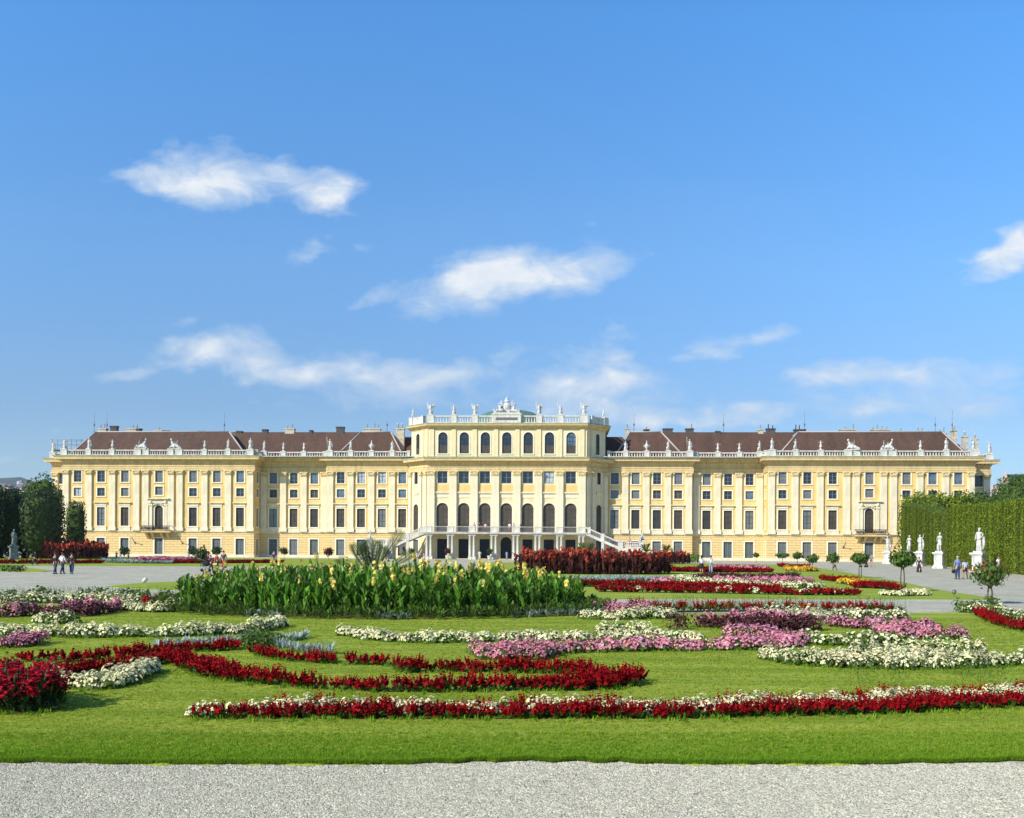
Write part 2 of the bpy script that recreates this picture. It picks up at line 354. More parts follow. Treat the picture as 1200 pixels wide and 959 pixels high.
class Fr:
    def __init__(s, a, b):
        s.a=a; s.b=b; du,dv=b[0]-a[0],b[1]-a[1]; s.L=math.hypot(du,dv); s.d=(du/s.L,dv/s.L); s.n=(-s.d[1],s.d[0]); s.phi=math.atan2(-s.d[1],s.d[0])
    def loc(s, t, out=0, z=0): return (s.a[0]+s.d[0]*t+s.n[0]*out, -(s.a[1]+s.d[1]*t+s.n[1]*out), z)
    def t_of(s, u): return (u-s.a[0])/s.d[0]
def arc(w, zt, n=12):  # arc points left->right, springing at zt-w/2
    return [(-w/2*math.cos(math.pi*k/n), zt-w/2+w/2*math.sin(math.pi*k/n)) for k in range(n+1)]
def wall_part(fr, z0, z1, ops, material, name='wall', t0=0, t1=None, dep=0.32):
    t1 = fr.L if t1 is None else t1; mb=MB()
    ss=sorted(set([t0,t1]+[o[0]-o[1]/2 for o in ops]+[o[0]+o[1]/2 for o in ops])); zz=sorted(set([z0,z1]+[o[2] for o in ops]+[o[3] for o in ops]))
    ss=[x for x in ss if t0<=x<=t1]; zz=[x for x in zz if z0<=x<=z1]
    for i in range(len(ss)-1):
        for j in range(len(zz)-1):
            cx,cz=(ss[i]+ss[i+1])/2,(zz[j]+zz[j+1])/2
            if any(abs(cx-o[0])<o[1]/2 and o[2]<cz<o[3] for o in ops): continue
            mb.add([(ss[i],0,zz[j]),(ss[i+1],0,zz[j]),(ss[i+1],0,zz[j+1]),(ss[i],0,zz[j+1])],[(0,1,2,3)])
    for (c,w,a,b,ar) in ops:
        if ar:
            P=arc(w,b); h=len(P)//2; cl=(c-w/2,0,b); cr=(c+w/2,0,b)
            for k in range(h): mb.add([cl,(c+P[k][0],0,P[k][1]),(c+P[k+1][0],0,P[k+1][1])],[(0,1,2)])
            for k in range(h,len(P)-1): mb.add([cr,(c+P[k][0],0,P[k][1]),(c+P[k+1][0],0,P[k+1][1])],[(0,1,2)])
            out=[(-w/2,a)]+P+[(w/2,a)]
        else: out=[(-w/2,a),(-w/2,b),(w/2,b),(w/2,a)]
        out=out+[out[0]]
        for k in range(len(out)-1):
            p,q=out[k],out[k+1]; mb.add([(c+p[0],0,p[1]),(c+q[0],0,q[1]),(c+q[0],dep,q[1]),(c+p[0],dep,p[1])],[(0,1,2,3)])
    return mb.build(name, material, palace, fr.loc(0), fr.phi)
def window_obj(name, w, h, cols, rows, arched=False, panel=0.0, sw=0.2, glass='pane_dark', sash='sash', sill=True, bar=0.055, surround_mat='surround'):
    """origin at the bottom centre of the opening, y runs into the wall"""
    mb=MB(); y=0.24
    if arched:
        P=[(-w/2,0)]+[(x,z) for x,z in arc(w,h)]+[(w/2,0)]
        mb.add([(x,y,z) for x,z in P],[tuple(range(len(P)))[::-1]],0)
        ht=h-w*0.5
        ring=[(x*1.0,y-.05,z) for x,z in arc(w-0.1,h-.05)]
        mb.tube(ring,0.05,4,1,smooth=False)
    else:
        mb.add([(-w/2,y,0),(w/2,y,0),(w/2,y,h),(-w/2,y,h)],[(0,1,2,3)],0); ht=h
        mb.box(-w/2,w/2,y-.07,y-.004,h-.09,h-.004,1)
    mb.box(-w/2+.004,-w/2+.08,y-.07,y-.004,.004,ht-.1,1); mb.box(w/2-.08,w/2-.004,y-.07,y-.004,.004,ht-.1,1); mb.box(-w/2+.1,w/2-.1,y-.07,y-.004,.004,.1,1)
    for c in range(1,cols):
        x=-w/2+w*c/cols; b=bar*(1.5 if c*2==cols else 1); mb.box(x-b/2,x+b/2,y-.06,y-.006,.12,(h-.12),1)
    for r_ in range(1,rows):
        z=ht*r_/rows; mb.box(-w/2+.09,w/2-.09,y-.066,y-.008,z-bar/2,z+bar/2,1)
    if arched: mb.box(-w/2+.09,w/2-.09,y-.068,y-.008,ht-.05,ht+.05,1)
    if panel: mb.box(-w/2+.09,w/2-.09,y-.05,y-.01,.11,panel,2)
    o=mb.build(name,[M[glass],M[sash],M['pane_brown']])
    s=MB()
    if sw>0:
        if arched:
            A=[(-w/2,0)]+arc(w,h)+[(w/2,0)]; B=[(-w/2-sw,0)]+arc(w+2*sw,h+sw)+[(w/2+sw,0)]
            n=len(A); vs=[(x,-.07,z) for x,z in A]+[(x,-.07,z) for x,z in B]+[(x,.003,z) for x,z in A]+[(x,.003,z) for x,z in B]
            fs=[]
            for k in range(n-1): fs+=[(k,k+1,n+k+1,n+k),(n+k,n+k+1,3*n+k+1,3*n+k),(k+1,k,2*n+k,2*n+k+1)]
            s.add(vs,fs)
        else:
            s.box(-w/2-sw,-w/2,-.07,.003,0,h); s.box(w/2,w/2+sw,-.07,.003,0,h); s.box(-w/2-sw,w/2+sw,-.07,.003,h,h+sw)
        if sill: s.box(-w/2-sw-.05,w/2+sw+.05,-.14,.003,-.18,0)
        s.build('window_surround',M[surround_mat],o)
    return o
used=set()
def place(proto, fr, t, z, out=0, glass=None):
    if proto.name in used: o=copy_tree(proto)
    else: used.add(proto.name); o=proto
    o.parent=palace; o.location=fr.loc(t,out,z); o.rotation_euler=(0,0,fr.phi)
    if glass and o.material_slots:
        o.material_slots[0].link='OBJECT'; o.material_slots[0].material=M[glass]
    return o

W_ground=window_obj('ground_floor_window',1.6,3.35,2,4,glass='door',sash='sash_light',sill=False,sw=.22)
W_tall=window_obj('tall_window',1.55,3.55,2,3,glass='pane_brown',sill=True)
W_mezz=window_obj('mezzanine_window',1.5,1.6,2,2,glass='pane_dark',sash='sash_light')
W_upper=window_obj('upper_window',1.5,2.15,2,3,glass='pane_dark',sash='sash_light')
W_arch=window_obj('arched_hall_window',2.15,5.35,2,3,arched=True,glass='pane_brown',sw=.3,sill=False,bar=.07,surround_mat='trim')
W_archn=window_obj('narrow_arched_window',1.5,5.2,2,4,arched=True,glass='pane_brown',sw=.2,sill=False,surround_mat='trim')
W_hup=window_obj('hall_upper_window',1.85,2.2,2,2,glass='pane_dark',sash='sash_light',sill=False)
W_hupn=window_obj('narrow_upper_window',1.1,2.2,2,3,glass='pane_dark',sash='sash',sill=False)
W_top=window_obj('attic_arched_window',1.75,3.95,3,4,arched=True,panel=1.5,glass='pane_dark',sash='sash',sw=.18,surround_mat='surround')
W_topn=window_obj('narrow_attic_window',1.1,3.95,2,4,arched=True,panel=1.3,glass='pane_dark',sash='sash',sw=.12,surround_mat='surround')
W_balc=window_obj('balcony_window',1.6,4.5,2,4,arched=True,glass='pane_brown',sw=.25,sill=False)

# pilaster
def pil(name, w, d, h, material, ped=True):
    mb=MB(); z0=.85 if ped else 0; zc=h-.95
    mb.box(-w/2,w/2,-d,.05,z0,zc)
    o=mb.build(name, material)
    if ped:
        p=MB(); p.box(-w/2-.16,w/2+.16,-d-.12,.05,0,.62); p.box(-w/2-.10,w/2+.10,-d-.08,.05,.62,.74); p.box(-w/2-.05,w/2+.05,-d-.04,.05,.74,.85)
        p.build('pilaster_base',material,o)
    c=MB(); a=w/2; 
    c.box(-a-.03,a+.03,-d-.03,.05,zc,zc+.06)
    for k in range(5):
        x=-a+.1+(2*a-.2)*k/4; c.tube([(x,-d,zc+.06),(x*1.03,-d-.05,zc+.3),(x*1.1,-d-.14,zc+.42),(x*1.1,-d-.17,zc+.36)],[.07,.09,.06,.03],5)
    for sx in (-1,1):
        c.ball((sx*(a-.02),-d-.1,zc+.72),(.2,.14,.16),8,6); c.tube([(sx*(a-.3),-d-.04,zc+.35),(sx*(a-.12),-d-.1,zc+.6)],.07,5)
        c.box(sx*(a-.02),sx*(a+.14),-d+.1,.05,zc+.3,zc+.5)
    c.add([(-a+.02,-d,zc+.06),(a-.02,-d,zc+.06),(a+.1,-d-.1,zc+.8),(-a-.1,-d-.1,zc+.8),(-a+.02,.04,zc+.06),(a-.02,.04,zc+.06),(a+.1,.04,zc+.8),(-a-.1,.04,zc+.8)],[(0,1,2,3),(1,5,6,2),(4,0,3,7)])
    c.box(-a-.2,a+.2,-d-.2,.05,zc+.8,zc+.95)
    c.build('capital',M['capital'],o)
    return o
P_wing=pil('pilaster',1.15,.34,11.5,M['trim'])
P_hall=pil('hall_pilaster',1.3,.5,11.3,M['trim'],ped=False)
P_ch=pil('narrow_pilaster',.75,.3,11.3,M['trim'],ped=False)
def cap_plain(name,w,d,h,m):
    mb=MB(); mb.box(-w/2,w/2,-d,.05,.35,h); mb.box(-w/2-.08,w/2+.08,-d-.07,.05,0,.35); return mb.build(name,m)
P_attic=cap_plain('attic_pilaster',1.3,.28,5.2,M['tower'])

mb=MB(); mb.box(-1.35,1.35,-.42,.02,.18,.32); mb.box(-1.2,1.2,-.28,.02,.08,.18); mb.box(-1.05,1.05,-.12,.02,-.36,.08)
HOOD=mb.build('window_hood',M['trim'])
mb=MB(); mb.box(-1.1,1.1,-.16,.02,0,.72); mb.box(-1.18,1.18,-.22,.02,.66,.78); APR=mb.build('window_apron',M['trim'])

def sweep(pts, prof, mi_name, name, dz=0, close=True):
    """profile (out,z) along a (u,v) polyline with mitred corners"""
    n=len(pts); mit=[]
    for i in range(n):
        ds=[]
        for a,b in ((i-1,i),(i,i+1)):
            if 0<=a and b<n:
                du,dv=pts[b][0]-pts[a][0],pts[b][1]-pts[a][1]; L=math.hypot(du,dv); ds.append((-dv/L,du/L))
        if len(ds)==1: mit.append(ds[0])
        else:
            mx,my=ds[0][0]+ds[1][0],ds[0][1]+ds[1][1]; q=1+ds[0][0]*ds[1][0]+ds[0][1]*ds[1][1]; mit.append((mx/q,my/q))
    mb=MB(); k=len(prof); vs=[]
    for i in range(n):
        for (o,z) in prof: vs.append((pts[i][0]+mit[i][0]*o,-(pts[i][1]+mit[i][1]*o),z+dz))
    fs=[(i*k+j,(i+1)*k+j,(i+1)*k+j+1,i*k+j+1) for i in range(n-1) for j in range(k-1)]
    fs+= [tuple(range(k)), tuple((n-1)*k+j for j in range(k))[::-1]]
    mb.add(vs,fs); return mb.build(name,M[mi_name],palace)

HALF=[(14.6,5),(18.6,1),(18.6,0),(34.6,0),(34.6,-1.5),(48,-1.5),(48,2.1),(85.2,2.1),(85.2,-3.9),(90.6,-3.9),(90.6,-44)]
def mir(pts,s): return pts if s>0 else [(-u,v) for u,v in pts][::-1]
CORN=[(0,16.42),(.16,16.42),(.16,16.75),(.2,16.75),(.2,17.1),(.28,17.22),(.08,17.25),(.08,17.9),(.18,17.95),(.22,18.1),(.34,18.3),(.42,18.42),(1.16,18.48),(1.18,18.85),(1.32,18.95),(1.32,19.1),(-.6,19.16)]
FLASH=[(1.10,19.12),(1.37,19.10),(1.37,19.22),(-.6,19.26)]
upperg=['pane_dark','pane_dark','pane_dark','pane_dark','pane_grey','pane_blue','pane_dark','pane_white']
gi=0
def bay(fr,u,ground=True,bright=None,apron=True,gl_m=None):
    t=fr.t_of(u); global gi; gi+=1
    place(W_ground,fr,t,.18,glass=random.choice(['door','door','pane_grey']))
    place(W_tall,fr,t,5.85,glass=random.choice(['pane_brown','pane_brown','pane_tall2','pane_tall2','pane_grey']))
    place(W_mezz,fr,t,11.5,glass=gl_m or random.choice(['pane_dark','pane_dark','pane_dark','pane_grey','pane_brown','pane_blue']))
    place(W_upper,fr,t,14.2,glass=bright or random.choice(['pane_dark','pane_dark','pane_dark','pane_blue','pane_grey']))
    place(HOOD,fr,t,10.05); 
    if apron: place(APR,fr,t,4.96)
    return [(t,1.6,.18,3.53,False)],[(t,1.55,5.85,9.4,False),(t,1.5,11.5,13.1,False),(t,1.5,14.2,16.35,False)]
def wing(side):
    segs={}
    S=side
    def F_(a,b):
        return Fr(a,b) if S>0 else Fr((-b[0],b[1]),(-a[0],a[1]))
    blu={1:{77.7:'pane_blue',82.3:'pane_blue'},-1:{28.0:'pane_white',24.0:'pane_white',50.7:'pane_blue',59.8:'pane_grey'}}[S]
    mz={1:{},-1:{82.3:'pane_white'}}[S]
    for (a,b,us,ps) in [((18.6,0),(34.6,0),[20.1,24,28,31.95],[22.05,26,30,33.9]),
                     ((34.6,-1.5),(48,-1.5),[37.45,41.45,45.45],[35.5,39.45,43.45,47.3]),
                     ((48,2.1),(85.2,2.1),[50.7,55.2,59.8,73.05,77.7,82.3],[48.68,52.95,57.5,62.3,64.0,68.9,70.7,75.4,80.0,84.5]),
                     ((85.2,-3.9),(90.6,-3.9),[88.6],[90.0,86.9])]:
        fr=F_(a,b); g=[];h=[]
        for u in us:
            x,y=bay(fr,S*u,bright=blu.get(u),gl_m=mz.get(u)); g+=x; h+=y
        if a[0]==48:
            t=fr.t_of(S*66.4)
            place(W_balc,fr,t,5.3); place(W_ground,fr,t,.18,glass='door'); place(W_mezz,fr,t,11.75); place(W_upper,fr,t,14.2,glass='pane_grey')
            g+=[(t,1.6,.18,3.53,False)]; h+=[(t,1.6,5.3,9.8,True),(t,1.5,11.75,13.35,False),(t,1.5,14.2,16.35,False)]
            # portal frame
            p=MB()
            for sx in (-1,1):
                p.box(sx*1.2,sx*1.75,-.3,.02,4.97,10.2); p.box(sx*1.15,sx*1.8,-.36,.02,4.97,5.5); p.box(sx*1.12,sx*1.85,-.4,.02,9.7,10.1)
                p.ball((sx*1.45,-.4,10.4),(.3,.2,.35),8,6)
            p.box(-1.9,1.9,-.34,.02,10.2,10.75); p.box(-2.15,2.15,-.75,.02,10.95,11.15); p.box(-2.0,2.0,-.5,.02,10.75,10.95)
            for k in range(9): 
                x=-.9+k*.225; p.ball((x,-.22,10.15-abs(x)*.35+.1*(k%2)),(.17,.14,.15),6,5)
            p.build('balcony_portal',M['trim'],palace,fr.loc(t),fr.phi)
            bl=MB(); bl.box(-2.75,2.75,-1.5,0.02,4.62,4.92); bl.box(-2.6,2.6,-1.35,.02,4.5,4.62)
            for x in (-2.0,-.9,.9,2.0):
                bl.add([(x-.2,.0,4.5),(x+.2,.0,4.5),(x+.2,-1.25,4.5),(x-.2,-1.25,4.5),(x-.2,.0,3.4),(x+.2,.0,3.4),(x+.2,-.45,3.75),(x-.2,-.45,3.75)],[(0,1,2,3),(4,7,6,5),(0,3,7,4),(1,5,6,2),(3,2,6,7)])
            bo=bl.build('balcony',M['entab'],palace,fr.loc(t),fr.phi)
            rl=MB()
            for pts in ([(-2.7,0,0),(-2.7,-1.45,0)],[(-2.7,-1.45,0),(2.7,-1.45,0)],[(2.7,-1.45,0),(2.7,0,0)]):
                for zz in (5.0,5.85): rl.tube([(x,y,zz) for x,y,_ in pts],.06,4,smooth=False)
            for k in range(28):
                x=-2.7+5.4*k/27; rl.tube([(x,-1.45,5.0),(x,-1.5-.06*math.sin(k),5.4),(x,-1.45,5.85)],.05,4,smooth=False)
                if k%2==0 and k<26: rl.tube([(x+.2+.14*math.cos(q),-1.47,5.42+.2*math.sin(q)) for q in np.linspace(0,6.28,9)],.045,4,smooth=False)
            rl.build('balcony_railing',M['iron'],bo)
            for q,sgn in enumerate((-1,1)):      # flag holders beside the balcony
                fh=MB(); x=sgn*4.6; fh.tube([(x,0,2.6),(x-.0,-1.3,3.5)],.06,6); fh.ball((x,-1.32,3.52),.12,8,6); fh.box(x-.15,x+.15,-.06,.01,2.4,2.8)
                fh.build('flag_holder',M['pole'],palace,fr.loc(t),fr.phi)
        wall_part(fr,0,4.72,g,M['base_wall'],'ground_storey_wall'); wall_part(fr,4.72,16.45,h,M['wall'],'wall')
        for u in ps: place(P_wing,fr,fr.t_of(S*u),4.96)
    for (a,b) in [((34.6,0),(34.6,-1.5)),((48,-1.5),(48,2.1)),((85.2,2.1),(85.2,-3.9)),((90.6,-3.9),(90.6,-44))]:
        fr=F_(a,b); g=[];h=[]
        if a[0]==48:
            t=1.8
            for W,z,w,hh in ((W_ground,.18,1.1,3.35),(W_tall,5.85,1.1,3.55),(W_mezz,11.5,1.1,1.6),(W_upper,14.2,1.1,2.15)):
                o=place(W,fr,t,z); o.scale=(1.1/1.55,1,1)
            g=[(t,1.1,.18,3.53,False)]; h=[(t,1.07,5.85,9.4,False),(t,1.05,11.5,13.1,False),(t,1.05,14.2,16.35,False)]
        if a[1]==-3.9 and a[0]==90.6:
            for k in range(8):
                t=3+k*4.6
                place(W_ground,fr,t,.18); place(W_tall,fr,t,5.85); place(W_mezz,fr,t,11.5); place(W_upper,fr,t,14.2)
                g+=[(t,1.6,.18,3.53,False)]; h+=[(t,1.55,5.85,9.4,False),(t,1.5,11.5,13.1,False),(t,1.5,14.2,16.35,False)]
        wall_part(fr,0,4.72,g,M['base_wall'],'ground_storey_wall'); wall_part(fr,4.72,16.45,h,M['wall'],'wall')
    pl=mir(HALF[2:],S)
    sweep(pl,CORN,'entab','cornice'); sweep(pl,FLASH,'copperedge','copper_flashing')
    sweep(pl,[(0,4.7),(.12,4.7),(.22,4.8),(.22,4.95),(0,4.97)],'trim','string_course')
    sweep(pl,[(0,0),(.12,0),(.12,.45),(.05,.5),(0,.5)],'trim','plinth')
    # dentils
    for i in range(len(pl)-2 if S>0 else len(pl)-1):
        if S<0 and i==0: continue
        fr=Fr(pl[i],pl[i+1]); 
        if fr.L<3: continue
        d=MB(); n=int(fr.L/.62)
        for k in range(n): x=(k+.5)*fr.L/n; d.box(x-.15,x+.15,-.80,-.2,18.22,18.46)
        d.build('dentils',M['entab'],palace,fr.loc(0),fr.phi)
    # rain pipes
    for uu,fr in ((S*34.75,None),(S*47.7,None)):
        pass
    return
for S in (1,-1): wing(S)

# ---- centre block
C_POLY=[(-18.6,0),(-18.6,1),(-14.6,5),(14.6,5),(18.6,1),(18.6,0)]
FC=Fr((-14.6,5),(14.6,5)); ops=[];g=[];att=[]
for k,u in enumerate([-11.8,-7.85,-3.95,0,3.95,7.85,11.8]):
    t=FC.t_of(u)
    place(W_arch,FC,t,4.98); place(W_hup,FC,t,13.95,glass='pane_white' if k==5 else 'pane_dark')
    ops+=[(t,2.15,4.98,10.33,True),(t,1.85,13.95,16.15,False)]
    ar = k==3; w=2.0 if k==3 else 1.85
    g+=[(t,w,.1,4.1 if ar else 3.7,ar)]
    db=MB(); hh=4.0 if ar else 3.6
    if ar: 
        P=[(-w/2,0)]+arc(w,hh)+[(w/2,0)]; db.add([(x,.3,z) for x,z in P],[tuple(range(len(P)))[::-1]])
    else: db.add([(-w/2,.3,0),(w/2,.3,0),(w/2,.3,hh),(-w/2,.3,hh)],[(0,1,2,3)])
    db.box(-.04,.04,.22,.29,0.02,hh-.1); 
    for z in (.9,1.8,2.7): db.box(-w/2+.02,w/2-.02,.24,.292,z-.03,z+.03)
    db.build('portico_door',M['doordark'],palace,FC.loc(t,0,.1),FC.phi)
    b=MB(); b.box(-1.3,1.3,-.16,.02,11.95,12.15); b.box(-1.3,1.3,-.3,.02,12.15,12.4); b.box(-1.3,1.3,-.08,.02,11.3,11.9); b.build('storey_ledge',M['trim'],palace,FC.loc(t),FC.phi)
    r_=MB(); r_.box(-1.3,1.3,-.02,.02,12.45,13.7); r_.build('recessed_panel',M['wall'],palace,FC.loc(t,0.0),FC.phi)
wall_part(FC,0,4.5,g,M['tower'],'ground_storey_wall')
wall_part(FC,4.5,16.3,ops,M['tower'])
for u in (-13.85,-9.8,-5.9,-1.97,1.97,5.9,9.8,13.85): place(P_hall,FC,FC.t_of(u),4.9)
for S in (-1,1):
    fr=Fr((14.6,5),(18.6,1)) if S>0 else Fr((-18.6,1),(-14.6,5))
    t=3.45 if S>0 else fr.L-3.45
    place(W_archn,fr,t,4.98); place(W_hupn,fr,t,13.95); place(W_ground,fr,t,.18)
    wall_part(fr,0,4.5,[(t,1.6,.18,3.53,False)],M['tower'],'ground_storey_wall')
    wall_part(fr,4.5,16.3,[(t,1.5,4.98,10.18,True),(t,1.1,13.95,16.15,False)],M['tower'])
    for q in (.45,1.9,5.2): place(P_ch,fr,q if S>0 else fr.L-q,4.9)
    b=MB(); b.box(-.8,.8,-.16,.02,11.95,12.15); b.box(-.8,.8,-.26,.02,12.15,12.4); b.build('storey_ledge',M['trim'],palace,fr.loc(t),fr.phi)
    f2=Fr((18.6,1),(18.6,0)) if S>0 else Fr((-18.6,0),(-18.6,1))
    wall_part(f2,0,16.3,[],M['tower'])
CORNC=[(o, 16.2+(z-16.42)*(2.45/2.74)) for o,z in CORN]
sweep(C_POLY,CORNC,'entab','cornice'); sweep(C_POLY,[(o,z-.5) for o,z in FLASH],'copperedge','copper_flashing')
for i in (1,2,3):
    fr=Fr(C_POLY[i],C_POLY[i+1]); d=MB(); n=int(fr.L/.62)
    for k in range(n): x=(k+.5)*fr.L/n; d.box(x-.15,x+.15,-.80,-.2,17.80,18.02)
    d.build('dentils',M['entab'],palace,fr.loc(0),fr.phi)
I=.35
A_POLY=[(-18.6+I,-12),(-18.6+I,1-.15),(-14.6+.15,5-I),(14.6-.15,5-I),(18.6-I,1-.15),(18.6-I,-12),(-18.6+I,-12)]
for i in range(6):
    fr=Fr(A_POLY[i],A_POLY[i+1]); ops=[]
    if i==2:
        for k,u in enumerate([-11.8,-7.85,-3.95,0,3.95,7.85,11.8]):
            t=fr.t_of(u); ops.append((t,1.75,19.45,23.4,True)); place(W_top,fr,t,19.45,glass='pane_blue' if k==6 else 'pane_dark')
        for u in (-13.85,-9.8,-5.9,-1.97,1.97,5.9,9.8,13.85): place(P_attic,fr,fr.t_of(u),18.75)
    if i in (1,3):
        t=3.3 if i==3 else fr.L-3.3; ops.append((t,1.1,19.45,23.4,True)); place(W_topn,fr,t,19.45)
        for q in (.5,1.75): place(P_attic,fr,q if i==3 else fr.L-q,18.75).scale=(.6,.7,1)
    wall_part(fr,18.6,24.2,ops,M['tower'],'attic_wall')
sweep(A_POLY,[(0,23.85),(.1,23.9),(.12,24.15),(.3,24.25),(.55,24.45),(.9,24.55),(.92,24.75),(1.0,24.8),(1.0,24.92),(-.6,24.95)],'entab','attic_cornice')
sweep(A_POLY,[(.85,24.93),(1.04,24.91),(1.04,24.99),(-.6,25.0)],'copperedge','copper_flashing')
mb=MB(); mb.add([(u,-v,24.9) for u,v in A_POLY[:6]],[tuple(range(6))[::-1]]); mb.build('flat_roof',M['oldstone'],palace)
mb=MB(); mb.lathe([(7.3,0),(7.0,1.4),(6.2,2.5),(4.6,3.35),(2.4,3.85),(.3,4.0)],(0,5.0,25.0),24,0,1.0,.7); mb.build('copper_dome',M['copper'],palace)

# balustrades
def baluster_mb(mb, x, y, z, h):
    mb.lathe([(.10,0),(.10,.08*h),(.06,.12*h),(.135,.38*h),(.06,.72*h),(.09,.86*h),(.11,.9*h),(.11,h)],(x,y,z),6)
def balu(fr, ts, z, h, out=0.25, pw=.95, solid=(), pz=.12, pd=.6):
    """ts: pedestal centres (t, width)"""
    prev=None
    for (t,w) in ts:
        p=MB(); p.box(-w/2,w/2,-pd/2,pd/2,0,h+pz); p.box(-w/2-.07,w/2+.07,-pd/2-.07,pd/2+.07,h+pz-.14,h+pz+.003); p.box(-w/2-.06,w/2+.06,-pd/2-.06,pd/2+.06,0.003,.2)
        p.build('balustrade_pedestal',M['white'],palace,fr.loc(t,out,z),fr.phi)
    for i in range(len(ts)-1):
        a=ts[i][0]+ts[i][1]/2; b=ts[i+1][0]-ts[i+1][1]/2; L=b-a
        if L<.3: continue
        m=MB(); m.box(0,L,-.2,.2,0,.22); m.box(0,L,-.2,.2,h-.2,h)
        if i in solid: m.box(0,L,-.12,.12,.22,h-.2)
        else:
            n=max(1,int(L/.46)); 
            for k in range(n): baluster_mb(m,(k+.5)*L/n,0,.22,h-.42)
        m.build('balustrade',M['white'],palace,fr.loc(a,out,z),fr.phi)
STAT=[]   # (u,v,z,kind)
for S in (1,-1):
    def F_(a,b): return Fr(a,b) if S>0 else Fr((-b[0],b[1]),(-a[0],a[1]))
    for a,b,us in [((18.6,0),(34.6,0),[(18.9,.5),(22.05,.95),(26,.95),(30,.95),(34.0,1.2)]),
                   ((34.6,-1.5),(48,-1.5),[(35.2,.9),(39.45,.95),(43.45,.95),(47.2,1.1)]),
                   ((48,2.1),(85.2,2.1),[(48.7,1.3),(52.95,.95),(57.5,.95),(62.4,1.3),(64.0,1.1),(68.8,1.1),(70.4,1.3),(75.4,.95),(80.0,.95),(84.8,1.2)]),
                   ((85.2,-3.9),(90.6,-3.9),[(86.0,.6),(90.4,1.2)])]:
        fr=F_(a,b); L=sorted([(fr.t_of(S*u),w) for u,w in us]); balu(fr,L,19.2,1.12)
    fr=F_((90.6,-3.9),(90.6,-44)); L=[(.5+k*4.9,.95) for k in range(9)]
    if S<0: L=[(fr.L-t,w) for t,w in L][::-1]
    balu(fr,L,19.2,1.12)
    fr=F_((85.2,2.1),(85.2,-3.9)); balu(fr,[(.6,.8),(5.4,.8)],19.2,1.12)
    fr=F_((48,-1.5),(48,2.1)); balu(fr,[(.5,.6),(3.2,.5)],19.2,1.12)
fr=Fr(A_POLY[2],A_POLY[3]); us=[(-14.1,1.3),(-9.8,1.1),(-5.9,1.1),(-2.5,.6),(2.5,.6),(5.9,1.1),(9.8,1.1),(14.1,1.3)]
balu(fr,[(fr.t_of(u),w) for u,w in us],24.98,1.4,out=.3,solid=(3,))
p=MB(); p.box(-2.6,2.6,-.9,.5,0,1.62); p.box(-2.75,2.75,-1.0,.6,1.5,1.7); p.build('parapet_block',M['white'],palace,fr.loc(fr.t_of(0),.1,24.98),fr.phi)
p=MB(); p.box(-2.0,2.0,-.03,.03,.5,1.0); p.build('inscription_panel',M['pole'],palace,fr.loc(fr.t_of(0),1.0,24.98),fr.phi)
for i in (1,3):
    fr=Fr(A_POLY[i],A_POLY[i+1]); q=[(.45,1.0),(fr.L-1.3,.5)] if i==1 else [(1.3,.5),(fr.L-.45,1.0)]
    balu(fr,q,24.98,1.4,out=.3,solid=(0,))
    fr=Fr(A_POLY[i-1 if i==1 else i+1],A_POLY[i if i==1 else i+2]); q=[(.6,.8),(4.4,.8),(8.4,.8),(12.2,.8)]; balu(fr,q,24.98,1.4,out=.3)

# ---- roofs
def hip(u0,u1,vf,vb,z0,zr,il,ir,name='roof',caps=True,vr=None):
    vr=(vf+vb)/2 if vr is None else vr; m=MB()
    A,B,Cc,Dd=(u0,-vf,z0),(u1,-vf,z0),(u1,-vb,z0),(u0,-vb,z0); E,G_=(u0+il,-vr,zr),(u1-ir,-vr,zr)
    m.add([A,B,Cc,Dd,E,G_],[(0,1,5,4),(1,2,5),(2,3,4,5),(3,0,4),(0,3,2,1)])
    o=m.build(name,M['roof'],palace)
    if caps:
        c=MB(); 
        for a,b in ((A,E),(Dd,E),(B,G_),(Cc,G_)): c.tube([a,b],.16,5)
        c.tube([E,G_],.13,5); c.build('ridge_tiles',M['mortar'],o)
    return o
ZE=19.35
for S in (1,-1):
    def H(a,b,*r_,il=0,ir=0,**k): return hip(a,b,*r_,il,ir,**k) if S>0 else hip(-b,-a,*r_,ir,il,**k)
    H(50.0,84.9,.7,-17,ZE,24.6,il=5.2,ir=2.9,vr=-4.3)
    H(20.0,33.3,-.9,-17,ZE,24.75,il=3.4,ir=4.0,vr=-5.6)
    H(22,60,-2.4,-17.2,ZE,24.8,il=5,ir=3,vr=-6.4,caps=False)
    H(10,26,-4.0,-17,ZE,24.2,il=0,ir=4,vr=-9,caps=False)
    # side wing running back
    m=MB(); u0,u1=(76.5,89.9) if S>0 else (-89.9,-76.5); um=(u0+u1)/2
    A,B,Cc,Dd=(u0,5.5,ZE),(u1,5.5,ZE),(u1,44,ZE),(u0,44,ZE); E,G_=(um+(1.2 if S>0 else -1.2),9,24.3),(um,40,24.3)
    m.add([A,B,Cc,Dd,E,G_],[(0,1,4),(1,2,5,4),(2,3,5),(3,0,4,5),(0,3,2,1)]); o=m.build('roof',M['roof'],palace)
    c=MB(); c.tube([B,E],.16,5); c.tube([A,E],.16,5); c.tube([E,G_],.13,5); c.build('ridge_tiles',M['mortar'],o)
